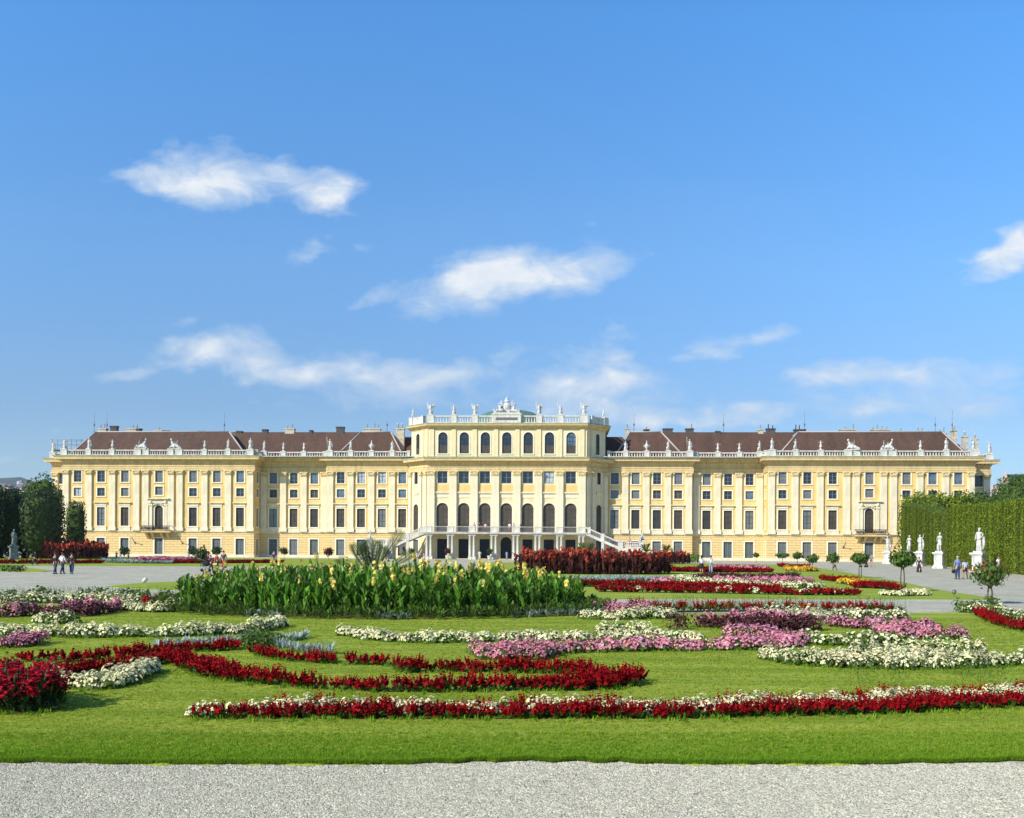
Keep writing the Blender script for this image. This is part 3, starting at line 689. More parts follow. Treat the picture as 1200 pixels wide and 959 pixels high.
# rear walls
mb=MB(); mb.box(-76,76,17.6,18.2,0,19.3); mb.box(-76.4,-75.9,18,44,0,19.3); mb.box(75.9,76.4,18,44,0,19.3); mb.box(-90.4,-76.2,43.6,44.0,0,19.3); mb.box(76.2,90.4,43.6,44.0,0,19.3)
mb.build('rear_wall',M['wall'],palace)
mb=MB(); mb.box(-90.3,90.3,4.2,17.7,19.14,19.3); mb.box(-85,85,-1.6,4.3,19.13,19.29) ; mb.box(-90.3,-76,17.7,43.7,19.14,19.3); mb.box(76,90.3,17.7,43.7,19.14,19.3)
mb.build('gutter_deck',M['oldstone'],palace)

# chimneys: from the picture position of each (px, py_top, width in px, kind)
CH=[(121,500,9,1),(134,497,8,2),(156,500,15,1),(163,500,5,2),(187,502,8,0),(195,502.5,8,2),(225,504,6,2),(237,503,8,2),(281,503,6,2),(311,501,6,2),(340,500,11,1),(365,502,3,2),(399,498,9,3),(437,500,18,1),
    (735,500,4,0),(757.5,501,6,3),(782.5,500,11,3),(808,500,9,3),(841,503,5,2),(891,501,6,1),(903,500,10,3),(937,501,13,3),(993,501,19,1),(1031,501,21,1),(1056,503,6,1),(1078,503,10,1),(1104,505,9,1)]
def local_of(px,py,v):
    k,yy=derot(px,py); k/=F; s,c=math.sin(TH),math.cos(TH)
    u=(k*(D0-v*c)-X0+v*s)/(c+k*s); Y=D0-u*s-v*c; return u, CAMH-yy*Y/F, Y
for (px,py,w,kd) in CH:
    v=-6.6; py+=3.2; u,z,Y=local_of(px,py,v); wd=w*Y/F
    m=MB(); m.box(-wd/2,wd/2,-.45,.45,22.0,z-.1); m.box(-wd/2-.1,wd/2+.1,-.55,.55,z-.1,z+.12)
    o=m.build('chimney',M['chimdark'] if kd in (2,3) else M['chimney'],palace,(u,-v,0))
    if kd!=2:
        q=MB(); n=max(1,int(wd/.7))
        for k in range(n):
            if n>1 and random.random()<.25: continue
            x=-wd/2+(k+.5)*wd/n; hh=random.uniform(.5,1.15); q.lathe([(.10,0),(.09,hh),(.13,hh+.02),(.13,hh+.1)],(x,random.uniform(-.2,.2),z+.12),7)
        q.build('chimney_pot',M['pot'] if kd!=3 or random.random()<.5 else M['pole'],o)
for (px,pyt,w,v,zb) in ((469,503,10,-6.5,19.3),(1117.5,505,6,-7,19.3),(1130.5,512,5,-12,19.3),(1142.5,515,5,-14,19.3)):
    u,z,Y=local_of(px,pyt,v); wd=w*Y/F
    m=MB(); m.box(-wd/2,wd/2,-.5,.5,zb,z-.15); m.box(-wd/2-.12,wd/2+.12,-.62,.62,z-.15,z+.1); o=m.build('chimney',M['chimney'],palace,(u,-v,0))
    q=MB()
    for x in ((-.3,.3) if wd>1 else (0,)): q.lathe([(.16,0),(.14,.8),(.2,.85),(.2,1.0)],(x*wd/1.2,0,z+.1),7)
    q.build('chimney_pot',M['pot'],o)
for (px,pyt) in ((110.5,484),(125.5,484),(263,483),(453.7,492),(743,485),(848,484),(943,482),(1096,488),(1116,480)):
    u,z,Y=local_of(px,pyt,-6.0); m=MB(); m.tube([(0,0,24.6),(0,0,26.3),(0,0,z)],[.05,.035,.02],5); m.ball((0,0,26.2),(.16,.16,.3),6,5); m.build('lightning_rod',M['pole'],palace,(u,6.0,0))

# ---- terrace with double stair
T=MB(); T.box(-14.9,14.9,-9.4,-4.4,4.5,4.86); T.box(-15.05,15.05,-9.55,-4.4,4.62,4.8); T.box(-15.1,15.1,-9.62,-4.4,4.80,4.90); T.build('terrace_deck',M['white'],palace)
cm=MB(); cm.box(-.32,.32,-.32,.32,0,.5); cm.lathe([(.27,.5),(.29,.6),(.24,.68),(.235,1.8),(.2,3.95),(.26,4.02),(.22,4.1),(.3,4.24)],(0,0,0),12); cm.box(-.33,.33,-.33,.33,4.24,4.5)
col0=cm.build('portico_column',M['white'],palace); first=True
CU=[-13.7,-9.8,-5.9,-1.97,1.97,5.9,9.8,13.7]
for u in CU:
    for dx in (-.36,.36):
        for vv in (8.95,):
            c=col0 if first else copy_tree(col0); c.parent=palace; first=False; c.location=(u+dx,-vv,0)
fr=Fr((-14.9,9.3),(14.9,9.3))
for i,u in enumerate(CU):
    p=MB(); p.box(-.55,.55,-.22,.22,0,1.02); p.box(-.6,.6,-.27,.27,.9,1.06); p.box(-.6,.6,-.27,.27,0,.14); p.build('terrace_pedestal',M['white'],palace,(u,-9.25,4.9))
    if i<7:
        L=CU[i+1]-CU[i]-1.1; m=MB(); m.box(0,L,-.06,.06,.93,1.0); o=m.build('terrace_rail',M['white'],palace,(u+.55,-9.25,4.9))
        q=MB(); q.box(0,L,-.025,.025,.08,.12)
        n=22
        for k in range(n): q.box((k+.5)*L/n-.015,(k+.5)*L/n+.015,-.015,.015,.1,.95)
        q.build('railing_bars',M['sash_light'],o)
for S in (1,-1):
    def B(m,x0,x1,*a): m.box(S*x0,S*x1,*a)
    st=MB(); n=16
    for k in range(n):
        x=14.9+k*5.4/n; z=4.9-(k+1)*2.6/n; st.box(S*x,S*(x+5.4/n),-9.2,-6.2,z-.35,z)
    st.build('stair_steps',M['white'],palace)
    for yy in (-9.45,-6.2):
        q=MB(); 
        def slab(x0,z0,x1,z1,h,y0,y1):
            q.add([(S*x0,y0,z0),(S*x1,y0,z1),(S*x1,y1,z1),(S*x0,y1,z0),(S*x0,y0,z0+h),(S*x1,y0,z1+h),(S*x1,y1,z1+h),(S*x0,y1,z0+h)],[(0,3,2,1),(4,5,6,7),(0,1,5,4),(1,2,6,5),(2,3,7,6),(3,0,4,7)])
        slab(14.3,4.55,20.3,1.95,.5,yy,yy+.28); slab(14.3,5.85,20.3,3.25,.16,yy-.03,yy+.31)
        q.box(S*17.2,S*17.75,yy-.05,yy+.33,3.3,4.75); q.box(S*14.9,S*15.3,yy-.05,yy+.33,4.3,5.9)
        o=q.build('stair_parapet',M['white'],palace)
        b=MB()
        for k in range(22):
            x=15.4+k*4.6/21; z=4.55-(x-14.3)*2.6/6; b.box(S*x-.02,S*x+.02,yy+.12,yy+.16,z+.5,z+1.32)
        b.build('railing_bars',M['sash_light'],o)
    lw=MB(); B(lw,20.2,24.6,-9.4,-6.0,0,2.3); B(lw,20.1,24.7,-9.5,-5.9,2.18,2.4); B(lw,17.25,17.7,-9.4,-9.0,0,3.3); lw.build('stair_landing',M['white'],palace)
    for (x,yy) in ((20.6,-9.55),(24.3,-9.55)):
        p=MB(); B(p,x-.42,x+.42,yy-.4,yy+.4,0,3.5); B(p,x-.5,x+.5,yy-.48,yy+.48,3.3,3.6); B(p,x-.5,x+.5,yy-.48,yy+.48,0.002,.5); p.build('stair_pier',M['white'],palace)
    p=MB(); B(p,21.0,23.9,-9.55,-9.35,2.5,2.62); B(p,21.0,23.9,-9.6,-9.3,3.15,3.3); o=p.build('landing_parapet',M['white'],palace)
    b=MB()
    for k in range(9): baluster_mb(b,S*(21.2+k*.31),-9.45,2.6,.56)
    b.build('landing_balusters',M['white'],o)
    st=MB()
    for k in range(14): z=2.3-(k+1)*2.3/14; B(st,21.0,23.9,-(9.6+k*.33),-(9.6+(k+1)*.33),max(0,z-.3),z+.05)
    B(st,20.6,21.0,-14.4,-9.9,0,.9); B(st,23.9,24.3,-14.4,-9.9,0,.9)
    st.build('stair_steps',M['white'],palace)
# ================================================================== FIGURES
def joints(pose):
    st=pose.get('stride',0.0); J={}
    J['pelvis']=(0,0,.95,.125); J['waist']=(0,-.01,1.10,.115); J['chest']=(0,0,1.31,.145); J['nb']=(0,.01,1.46,.075); J['neck']=(0,0,1.53,.052)
    hx=pose.get('headx',0); J['jaw']=(hx*.5,-.02,1.60,.072); J['head']=(hx,-.005,1.68,.092); J['crown']=(hx,.01,1.74,.06)
    E=[('pelvis','waist'),('waist','chest'),('chest','nb'),('nb','neck'),('neck','jaw'),('jaw','head'),('head','crown')]
    for s,n in ((1,'l'),(-1,'r')):
        f=st*s
        J[n+'hip']=(.09*s,0,.88,.108); J[n+'knee']=(.095*s,-f*.45-.02-abs(f)*.08,.50,.074); J[n+'calf']=(.095*s,-f*.62,.33,.068); J[n+'ankle']=(.095*s,-f*.9+.02,.09,.04); J[n+'toe']=(.11*s,-f*.9-.14,.035,.036)
        E+=[('pelvis',n+'hip'),(n+'hip',n+'knee'),(n+'knee',n+'calf'),(n+'calf',n+'ankle'),(n+'ankle',n+'toe')]
        a=pose.get(n+'arm') or ((.26*s,.02+f*.25,1.14),(.27*s,-.06+f*.5,.90))
        J[n+'sh']=(.165*s,0,1.42,.062); J[n+'el']=(*a[0],.043); J[n+'wr']=(*a[1],.028)
        d=Vector(a[1])-Vector(a[0]); d.normalize(); h=Vector(a[1])+d*.08; J[n+'hand']=(*h,.036)
        E+=[('chest',n+'sh'),(n+'sh',n+'el'),(n+'el',n+'wr'),(n+'wr',n+'hand')]
    return J,E
def body_mb(pose):
    J,E=joints(pose); v,f=skin(J,E); m=MB(); m.add(v,f,0,True)
    hx,hy,hz=J['head'][:3]
    m.add([(hx-.018,hy-.085,hz-.03),(hx+.018,hy-.085,hz-.03),(hx,hy-.115,hz-.03),(hx,hy-.085,hz+.03)],[(0,2,3),(2,1,3),(0,1,2)])
    for s in (-1,1): m.ball((hx+s*.09,hy+.01,hz-.01),(.014,.025,.032),5,4)
    for n,s in (('l',1),('r',-1)):
        h=Vector(J[n+'hand'][:3]); w=Vector(J[n+'wr'][:3]); d=(h-w).normalized(); side=Vector((0,1,0))
        for k in range(4):
            o=side*(k-1.5)*.02; L=(.07,.08,.075,.055)[k]; m.tube([h+o,h+o+d*L*.6,h+o+d*L+Vector((-s*.015,0,0))],[.011,.010,.007],5)
        m.tube([h-d*.04-side*.03,h-d*.0-side*.055,h+d*.03-side*.06],[.012,.011,.008],5)
    return m,J,E
def sub_mb(J,names,E,infl,cut=None):
    JJ={n:(*J[n][:3],J[n][3]+infl) for n in names}
    if cut: JJ.update(cut)
    EE=[e for e in E if e[0] in JJ and e[1] in JJ]
    if cut: EE+=[tuple(k.split('>')) for k in []]
    v,f=skin(JJ,EE); m=MB(); m.add(v,f,0,True); return m
def lerp(a,b,t): return tuple(a[i]+(b[i]-a[i])*t for i in range(3))
def person_proto(pose, top='short', bottom='trousers', hair='short', fem=False):
    m,J,E=body_mb(pose); P={}
    P['body']=m
    tj=['waist','chest','nb','lsh','rsh','lel','rel']; cut={'pelvis':(0,0,.93,.15),'nb':(0,.01,1.46,.07)}
    if top=='long': tj+=['lwr','rwr']
    else:
        for n in ('l','r'): cut[n+'el']=(*lerp(J[n+'sh'],J[n+'el'],.8),.066)
    P['shirt']=sub_mb(J,tj,E,.018,cut)
    if bottom in('trousers','shorts'):
        bj=['lhip','rhip','lknee','rknee','pelvis']; cut={'pelvis':(0,0,.93,.142)}
        if bottom=='trousers': bj+=['lcalf','rcalf','lankle','rankle']
        else:
            for n in('l','r'): cut[n+'knee']=(*lerp(J[n+'hip'],J[n+'knee'],.75),.095)
        P['trousers' if bottom=='trousers' else 'shorts']=sub_mb(J,bj,E,.02,cut)
    elif bottom in('skirt','robe'):
        z0=.52 if bottom=='skirt' else .04; mm=MB(); mm.lathe([(.27 if bottom=='skirt' else .30,z0),(.24,z0+(.95-z0)*.5),(.17,.98)],(0,0,0),14,sx=1,sy=.8); P['skirt' if bottom=='skirt' else 'robe']=mm
    hx,hy,hz=J['head'][:3]; h=MB(); h.ball((hx,hy+.018,hz+.025),(.098,.105,.095),10,8)
    if hair=='long': h.ball((hx,hy+.06,hz-.09),(.085,.06,.16),8,6)
    P['hair']=h
    s=MB()
    for n in('l','r'):
        t=J[n+'toe']; a=J[n+'ankle']; s.tube([(a[0],a[1]+.05,.045),(a[0],a[1]-.04,.05),(t[0],t[1]-.03,.035)],[.045,.048,.035],7)
    P['shoes']=s
    return P
SKINC=mat('skin',(0.48,0.27,0.18),.6)
_cm={}
def cloth(c):
    if c not in _cm: _cm[c]=mat('cloth_%d'%len(_cm),c,.85,var=.15,scale=6)
    return _cm[c]
BK=(.02,.02,.025); NV=(.03,.045,.11); WH=(.75,.76,.78); JN=(.035,.055,.11); BL=(.10,.20,.48); GR=(.35,.36,.38); RD=(.40,.05,.04); LB=(.35,.50,.70); BR=(.10,.05,.03)
WALK={'stride':.32}; STAND={'stride':.05}
HIPS={'stride':.08,'larm':((.33,.06,1.2),(.2,-.02,1.0))}
PUSH={'stride':.28,'larm':((.24,-.08,1.16),(.2,-.33,1.08)),'rarm':((-.24,-.08,1.16),(-.2,-.33,1.08))}
LEAN={'stride':.05,'larm':((.26,-.12,1.18),(.15,-.34,1.1)),'rarm':((-.26,-.12,1.18),(-.15,-.34,1.1))}
_pp={}
def person(label, x, y, z=0, yaw=0, h=1.75, pose='WALK', top='short', bottom='trousers', hair='short', c=(WH,JN,BR), group=None, bag=None):
    """yaw 0 faces the camera"""
    key=(pose,top,bottom,hair)
    if key not in _pp:
        P=person_proto(globals()[pose],top,bottom,hair); _pp[key]={n:mb_.mesh(n,SKINC) for n,mb_ in P.items()}
    root=empty('person',(x,y,z),yaw); s=h/1.78; root.scale=(s,s,s)
    tag(root,label,'person',group)
    for n,me in _pp[key].items():
        o=bpy.data.objects.new(n,me); link(o,root)
        o.material_slots[0].link='OBJECT'; o.material_slots[0].material={'body':SKINC,'shirt':cloth(c[0]),'trousers':cloth(c[1]),'shorts':cloth(c[1]),'skirt':cloth(c[1]),'robe':cloth(c[1]),'hair':cloth(c[2]),'shoes':cloth(BK)}[n]
    if bag:
        b=MB(); b.ball((0,0,-.16),(.15,.07,.15),8,6); b.tube([(-.08,0,-.05),(-.05,0,.1),(.05,0,.1),(.08,0,-.05)],.012,5)
        o=b.build('handbag',cloth(bag)); c_,s_=math.cos(yaw),math.sin(yaw); lx,ly=.3*s,-.02; o.location=(x+lx*c_-ly*s_,y+lx*s_+ly*c_,z+.78*s)
        tag(o,'dark handbag hanging from the hand of '+label.split(' ')[0]+' '+' '.join(label.split(' ')[1:7]),'bag')
    return root
def pgl(px,py_feet): return G(px,py_feet)
def P_(label,px,pf,ph=None,**k):
    x,y=G(px,pf)
    if ph is not None: k['h']=min(1.9,max(1.1,(pf-ph)*y/F))
    return person(label,x,y,0,**k)
PI=math.pi
P_('person in dark jacket and jeans walking away, left of the man in white shirt',64.5,673,647.8,yaw=PI*.95,top='long',c=(BK,JN,BR))
P_('person in white shirt and dark jeans, middle of three walking on gravel',73,672.5,647.5,yaw=PI*.9,top='long',c=(WH,(.03,.04,.08),BR))
P_('person in brown jacket and blue jeans, right of the man in white shirt',84,672.8,647.5,yaw=PI*1.1,top='long',c=((.05,.035,.03),JN,BK))
P_('person in dark clothes walking alone near the orange cannas on the left',41,663,646,yaw=PI*.5,top='long',c=(BK,(.02,.03,.06),BK))
P_('person with grey hair in blue shirt and navy trousers beside the hedge statues',1122,679,652,yaw=PI*1.0,pose='STAND',c=(BL,(.04,.06,.12),GR),bag=BK)
P_('person in pale blue top and black shorts walking beside the man in blue',1131,678.5,655,yaw=PI*.95,bottom='shorts',hair='long',c=(LB,BK,BR))
P_('person in long dark robe walking in front of the hedge statues',1077,671,653,yaw=PI*.8,bottom='robe',top='long',c=((.03,.02,.025),(.03,.02,.025),BK))
P_('person in white blouse partly hidden behind the nearest small round tree',1170,672,652,yaw=.4,pose='STAND',hair='long',c=(WH,(.3,.2,.2),BR))
P_('person in light grey shirt and dark shorts walking by the right balcony door',1021,664,648.5,yaw=-.6,bottom='shorts',c=(GR,(.1,.1,.12),BR))
P_('person in dark red top pushing a pram near the right balcony door',1015.5,665,651.5,yaw=-1.6,pose='PUSH',c=((.18,.05,.06),BK,BK))
P_('small person in black running between the round trees on the right gravel',978,668,657.3,yaw=1.2,c=(BK,BK,BK))
P_('person in white top and black skirt holding a black bag by the red beds',822,671.5,651,yaw=PI,pose='STAND',bottom='skirt',hair='long',c=(WH,BK,BK),bag=BK)
P_('person in white shirt and pale jeans standing right of the woman in black skirt',833,671.5,651,yaw=PI,pose='HIPS',top='long',c=(WH,(.25,.33,.45),BK))
P_('person in black pushing a pushchair on the gravel behind the yellow cannas',247,670,651,yaw=1.9,pose='PUSH',c=(BK,(.05,.05,.06),BK))
P_('person in dark red jacket beside the pushchair behind the yellow cannas',254,668,648,yaw=2.4,c=((.30,.03,.04),(.05,.05,.06),BR))
P_('person in navy top and red trousers walking behind the yellow cannas',262,668,645.5,yaw=PI,c=(NV,(.5,.08,.05),BK))
P_('person in dark blue shirt seen from behind, alone on the gravel left of centre',321,665.5,644.5,yaw=PI,pose='STAND',c=(NV,BK,BK))
P_('person in bright blue top near the crimson shrub left of the palm',371,661,644.5,yaw=PI,pose='STAND',c=((.05,.2,.6),GR,BR))
P_('person all in white standing before a portico doorway',562,655.6,645.3,yaw=0,pose='HIPS',top='long',c=(WH,WH,BR))
P_('person in light blue clothes standing at the arched middle doorway',594,655.8,645.5,yaw=.3,pose='STAND',c=(LB,LB,BR))
P_('person in lilac standing at the left end of the portico',488.5,656,647,yaw=0,pose='STAND',bottom='skirt',hair='long',c=((.55,.45,.65),(.6,.5,.7),BR))
P_('person in pink dress sitting group, beside the leftmost portico columns',497,656,647.5,yaw=.6,pose='STAND',bottom='robe',hair='long',c=((.7,.45,.5),(.7,.5,.5),BR))
P_('person in blue top by the palace door behind the flower beds on the left',221,655,644.5,yaw=0,pose='STAND',c=((.12,.15,.4),GR,BK))
P_('person in black, left of the small tree among the left flower beds',136.5,656,646,yaw=.5,pose='STAND',c=(BK,BK,BR))
P_('person in pale pink, just left of the tree among the left beds',141,656,646.5,yaw=.2,pose='STAND',hair='long',c=((.6,.4,.4),GR,BR))
P_('person in brown, right of the tree among the left beds',150.5,656,646,yaw=-.4,pose='STAND',c=((.15,.08,.06),BK,BR))
# on the terrace
def PT(label,u,z=4.9,v=7.9,**k):
    x,y,_=PW(u,v); return person(label,x,y,z,**k)
PT('person in grey leaning on the terrace railing, leftmost up there',-5.5,v=8.6,pose='LEAN',c=(GR,BK,BR))
PT('person in black on the terrace right of the person in grey',-4.6,v=8.6,pose='LEAN',c=(BK,BK,BR))
PT('person in white top on the terrace in front of the third arch',-3.6,v=7.6,pose='STAND',c=((.75,.6,.6),(.4,.1,.15),BR))
PT('person in white on the terrace at the middle arched window',.8,v=8.4,pose='LEAN',c=(WH,(.3,.1,.1),BR))
PT('second person in white on the terrace, beside the one at the middle window',1.5,v=8.2,pose='STAND',yaw=.6,c=(WH,WH,BK))
PT('person in black on the terrace right of the two in white',2.9,v=8.6,pose='LEAN',c=(BK,BK,BK))
PT('person in pink top standing on the landing of the right stair',22.3,z=2.4,v=8.4,pose='STAND',c=((.6,.3,.35),BK,BR))

def pram(x,y,yaw,label):
    r=empty('pushchair',(x,y,0),yaw); tag(r,label,'pushchair')
    m=MB(); m.ball((0,0,.62),(.22,.34,.2),10,7); m.build('seat',cloth(BK),r)
    m=MB(); m.tube([(-.2,.3,.2),(-.2,-.2,.75),(-.2,.55,1.05)],.015,5); m.tube([(.2,.3,.2),(.2,-.2,.75),(.2,.55,1.05)],.015,5); m.tube([(-.2,.55,1.05),(.2,.55,1.05)],.02,5); m.tube([(-.2,-.3,.12),(-.2,.3,.6)],.015,5); m.tube([(.2,-.3,.12),(.2,.3,.6)],.015,5); m.build('frame',M['pole'],r)
    for a,b in ((-.24,-.3),(.24,-.3),(-.24,.3),(.24,.3)):
        m=MB(); m.tube([(a-.02,b,.12),(a+.02,b,.12)],.12,12); m.build('wheel',M['iron'],r)
x,y=G(1011.5,665); pram(x,y,-1.6,'dark pushchair near the right balcony door')
x,y=G(241,670); pram(x,y,1.9,'black pushchair on the gravel behind the yellow cannas')

# ------------------------------------------------------------------ statues
def drape(m,z0,z1,r0,r1,folds=7,amp=.12,sy=.75,cx=0,cy=0,n=28,lean=(0,0)):
    vs=[];fs=[];K=7;ph=random.random()*6
    for i in range(K+1):
        t=i/K; z=z0+(z1-z0)*t; r=r0+(r1-r0)*t
        for k in range(n):
            a=2*PI*k/n; q=1+amp*(1-t*.5)*math.sin(folds*a+ph+t*1.2)
            vs.append((cx+lean[0]*t+r*q*math.cos(a),cy+lean[1]*t+r*q*sy*math.sin(a),z))
    for i in range(K):
        for k in range(n): fs.append((i*n+k,i*n+(k+1)%n,(i+1)*n+(k+1)%n,(i+1)*n+k))
    fs+=[tuple(range(n))[::-1],tuple(K*n+k for k in range(n))]
    m.add(vs,fs,0,True)
POSES=[{'stride':.08,'larm':((.34,.0,1.25),(.22,-.12,1.05)),'rarm':((-.27,.0,1.15),(-.25,-.12,.92)),'headx':.03},
       {'stride':.1,'larm':((.36,-.02,1.5),(.40,-.05,1.78)),'rarm':((-.3,.02,1.18),(-.18,-.1,1.0)),'headx':-.02},
       {'stride':.06,'larm':((.26,-.06,1.2),(.05,-.2,1.3)),'rarm':((-.28,.03,1.16),(-.2,-.14,.98)),'headx':.02},
       {'stride':.12,'larm':((.3,.0,1.18),(.3,-.12,.95)),'rarm':((-.35,-.05,1.42),(-.52,-.1,1.62)),'headx':-.03}]
def figure_mb(k,robed=True,staff=False,wings=False,base=.12,rr=.30):
    m,J,E=body_mb(POSES[k%4]); o=MB(); o.add([(a,b,c+base) for a,b,c in m.v],m.f,0,True)
    if robed:
        drape(o,base,base+1.05,rr,.16,6+k,.16); drape(o,base+.9,base+1.45,.2,.17,5,.08)
        o.tube([(.2,.1,base+1.4),(.3,.16,base+1.0),(.33,.15,base+.5),(.25,.12,base+.1)],[.06,.11,.12,.08],7)
    else:
        drape(o,base+.55,base+1.0,.2,.18,6,.12); o.tube([(-.22,.12,base),(-.2,.1,base+.7)],[.13,.09],7)
    o.ball((J['head'][0],.03,base+1.71),(.11,.12,.1),8,6,nz=.08)
    if staff: o.tube([(-.42,-.1,base+.2),(-.5,-.1,base+2.1)],.025,5); o.ball((-.5,-.1,base+2.15),.07,6,5)
    if wings:
        for s in (-1,1): o.add([(s*.1,.12,base+1.2),(s*.6,.2,base+1.95),(s*.7,.2,base+1.5),(s*.35,.18,base+.9),(s*.1,.16,base+1.15),(s*.6,.24,base+1.9),(s*.7,.24,base+1.45),(s*.35,.22,base+.9)],[(0,1,2,3),(4,7,6,5),(0,4,5,1),(1,5,6,2),(2,6,7,3),(3,7,4,0)])
    o.box(-.34,.34,-.3,.3,0,base+.01)
    return o
def putto_mb():
    m,J,E=body_mb({'stride':.1,'larm':((.36,-.02,1.38),(.55,-.06,1.52)),'rarm':((-.36,-.02,1.38),(-.55,-.06,1.5))}); o=MB()
    o.add([(a*.8,b*.8,c*.62+.55) for a,b,c in m.v],m.f,0,True); o.ball((0,0,1.62),(.13,.13,.13),8,6)
    o.lathe([(.3,0),(.3,.1),(.16,.2),(.14,.45),(.28,.58),(.2,.66)],(0,0,0),10); drape(o,.62,1.05,.24,.15,6,.15); return o
def vase_mb():
    o=MB(); o.lathe([(.3,0),(.3,.12),(.12,.22),(.1,.34),(.32,.6),(.42,.95),(.38,1.15),(.18,1.28),(.24,1.36),(.14,1.5),(.06,1.75),(.12,1.85),(.02,2.0)],(0,0,0),12)
    for s in(-1,1): o.tube([(s*.38,0,1.1),(s*.56,0,1.15),(s*.55,0,.85),(s*.36,0,.75)],.04,5)
    return o
def trophy_mb(k):
    o=MB(); R_=random.Random(k)
    v,f=skin({'a':(-1.0,-.1,.35,.28),'b':(-.4,0,.5,.34),'c':(.2,0,.75,.34),'d':(.55,-.05,1.25,.24),'e':(.7,-.15,1.65,.2),'f':(.95,-.35,.35,.14),'g':(.9,-.4,.1,.12),'h':(-1.3,-.4,.15,.14)},[('a','b'),('b','c'),('c','d'),('d','e'),('c','f'),('f','g'),('a','h')]); s=1 if k%2 else -1
    o.add([(x*s,y,z) for x,y,z in v],[tuple(reversed(q)) if s<0 else q for q in f],0,True)
    for i in range(10): o.ball((R_.uniform(-1.2,1.1),R_.uniform(-.4,.2),R_.uniform(.15,.8)),(R_.uniform(.14,.34),R_.uniform(.1,.25),R_.uniform(.12,.3)),7,5,nz=.12)
    o.ball((s*.75,-.1,1.85),(.2,.2,.24),8,6,nz=.1)
    for i in range(5): x=R_.uniform(-1,.6); o.tube([(x,.1,.4),(x+R_.uniform(-.7,.7),.2,R_.uniform(1.2,1.9))],[.04,.025],5)
    o.box(-1.35,1.35,-.42,.38,0,.14); return o
def crest_mb():
    o=MB(); R_=random.Random(3)
    o.box(-2.5,2.5,-.7,.5,0,.25)
    for s in(-1,1):
        v,f=skin({'a':(.6,-.2,.6,.3),'b':(1.1,-.2,.75,.3),'c':(1.35,-.2,1.25,.22),'d':(1.4,-.25,1.6,.17),'e':(1.9,-.4,.5,.2),'f':(2.4,-.45,.3,.15),'g':(1.0,-.3,1.6,.1),'h':(.7,-.3,1.9,.08)},[('a','b'),('b','c'),('c','d'),('b','e'),('e','f'),('c','g'),('g','h')])
        o.add([(x*s,y,z) for x,y,z in v],[tuple(reversed(q)) if s<0 else q for q in f],0,True)
        o.ball((s*1.4,-.25,1.85),.17,8,6)
        for i in range(7): o.ball((s*R_.uniform(.7,2.3),R_.uniform(-.5,.1),R_.uniform(.3,.8)),(R_.uniform(.15,.35),.2,R_.uniform(.15,.3)),7,5,nz=.15)
        for i in range(5): o.tube([(s*.7,0,1.0),(s*(1.0+i*.18),.05,2.7-i*.25)],[.09,.05],5)
    o.ball((0,-.3,1.35),(.62,.2,.85),12,9); o.ball((0,-.42,1.4),(.4,.14,.6),12,8)
    o.ball((0,-.2,2.35),(.5,.3,.35),10,7,nz=.12); o.ball((.0,-.2,2.8),(.28,.22,.3),8,6,nz=.1); o.tube([(0,-.2,2.9),(.25,-.2,3.2),(.5,-.2,3.15)],[.1,.07,.03],6)
    for i in range(14): o.ball((R_.uniform(-1,1),R_.uniform(-.4,.1),R_.uniform(.4,2.4)),(R_.uniform(.12,.28),.2,R_.uniform(.12,.3)),7,5,nz=.15)
    return o
ME={'fig0':figure_mb(0).mesh('figure',M['marble']),'fig1':figure_mb(1,staff=True).mesh('figure',M['marble']),'fig2':figure_mb(2,robed=False).mesh('figure',M['marble']),'fig3':figure_mb(3,staff=True).mesh('figure',M['marble']),
    'g0':figure_mb(0,rr=.22).mesh('figure',M['marble']),'g1':figure_mb(1,rr=.21).mesh('figure',M['marble']),'g2':figure_mb(2,robed=False).mesh('figure',M['marble']),'g3':figure_mb(3,rr=.22).mesh('figure',M['marble']),
    'ang':figure_mb(1,staff=True,wings=True).mesh('figure',M['marble']),'putto':putto_mb().mesh('figure',M['marble']),'vase':vase_mb().mesh('vase',M['marble']),'tro0':trophy_mb(0).mesh('trophy',M['marble']),'tro1':trophy_mb(1).mesh('trophy',M['marble'])}
DESC={'fig0':('statue','robed stone statue'),'fig1':('statue','stone statue with raised arm'),'fig2':('statue','slim stone statue'),'fig3':('statue','stone statue with staff'),'ang':('statue','winged stone statue'),'putto':('statue','small stone statue with spread arms'),'vase':('vase','tall stone vase'),'tro0':('sculpture','low stone trophy group'),'tro1':('sculpture','low stone trophy group')}
ORD=['first','second','third','fourth','fifth','sixth','seventh','eighth','ninth','tenth','eleventh','twelfth','thirteenth','fourteenth','fifteenth','sixteenth']
ringlist=[(22.05,0,'fig0',1.0),(26,0,'vase',1.0),(30,0,'fig2',1.05),(34,0,'fig3',1.15),(39.45,-1.5,'putto',1.0),(43.45,-1.5,'putto',1.0),(47.2,-1.5,'fig2',1.1),(48.7,2.1,'fig0',1.15),(52.95,2.1,'fig2',1.05),(57.5,2.1,'putto',1.0),(63.2,2.1,'tro0',1.0),(69.6,2.1,'tro1',1.0),(75.4,2.1,'putto',1.05),(80,2.1,'fig0',1.15),(84.8,2.1,'fig1',1.05),(90.4,-3.9,'fig3',1.15)]
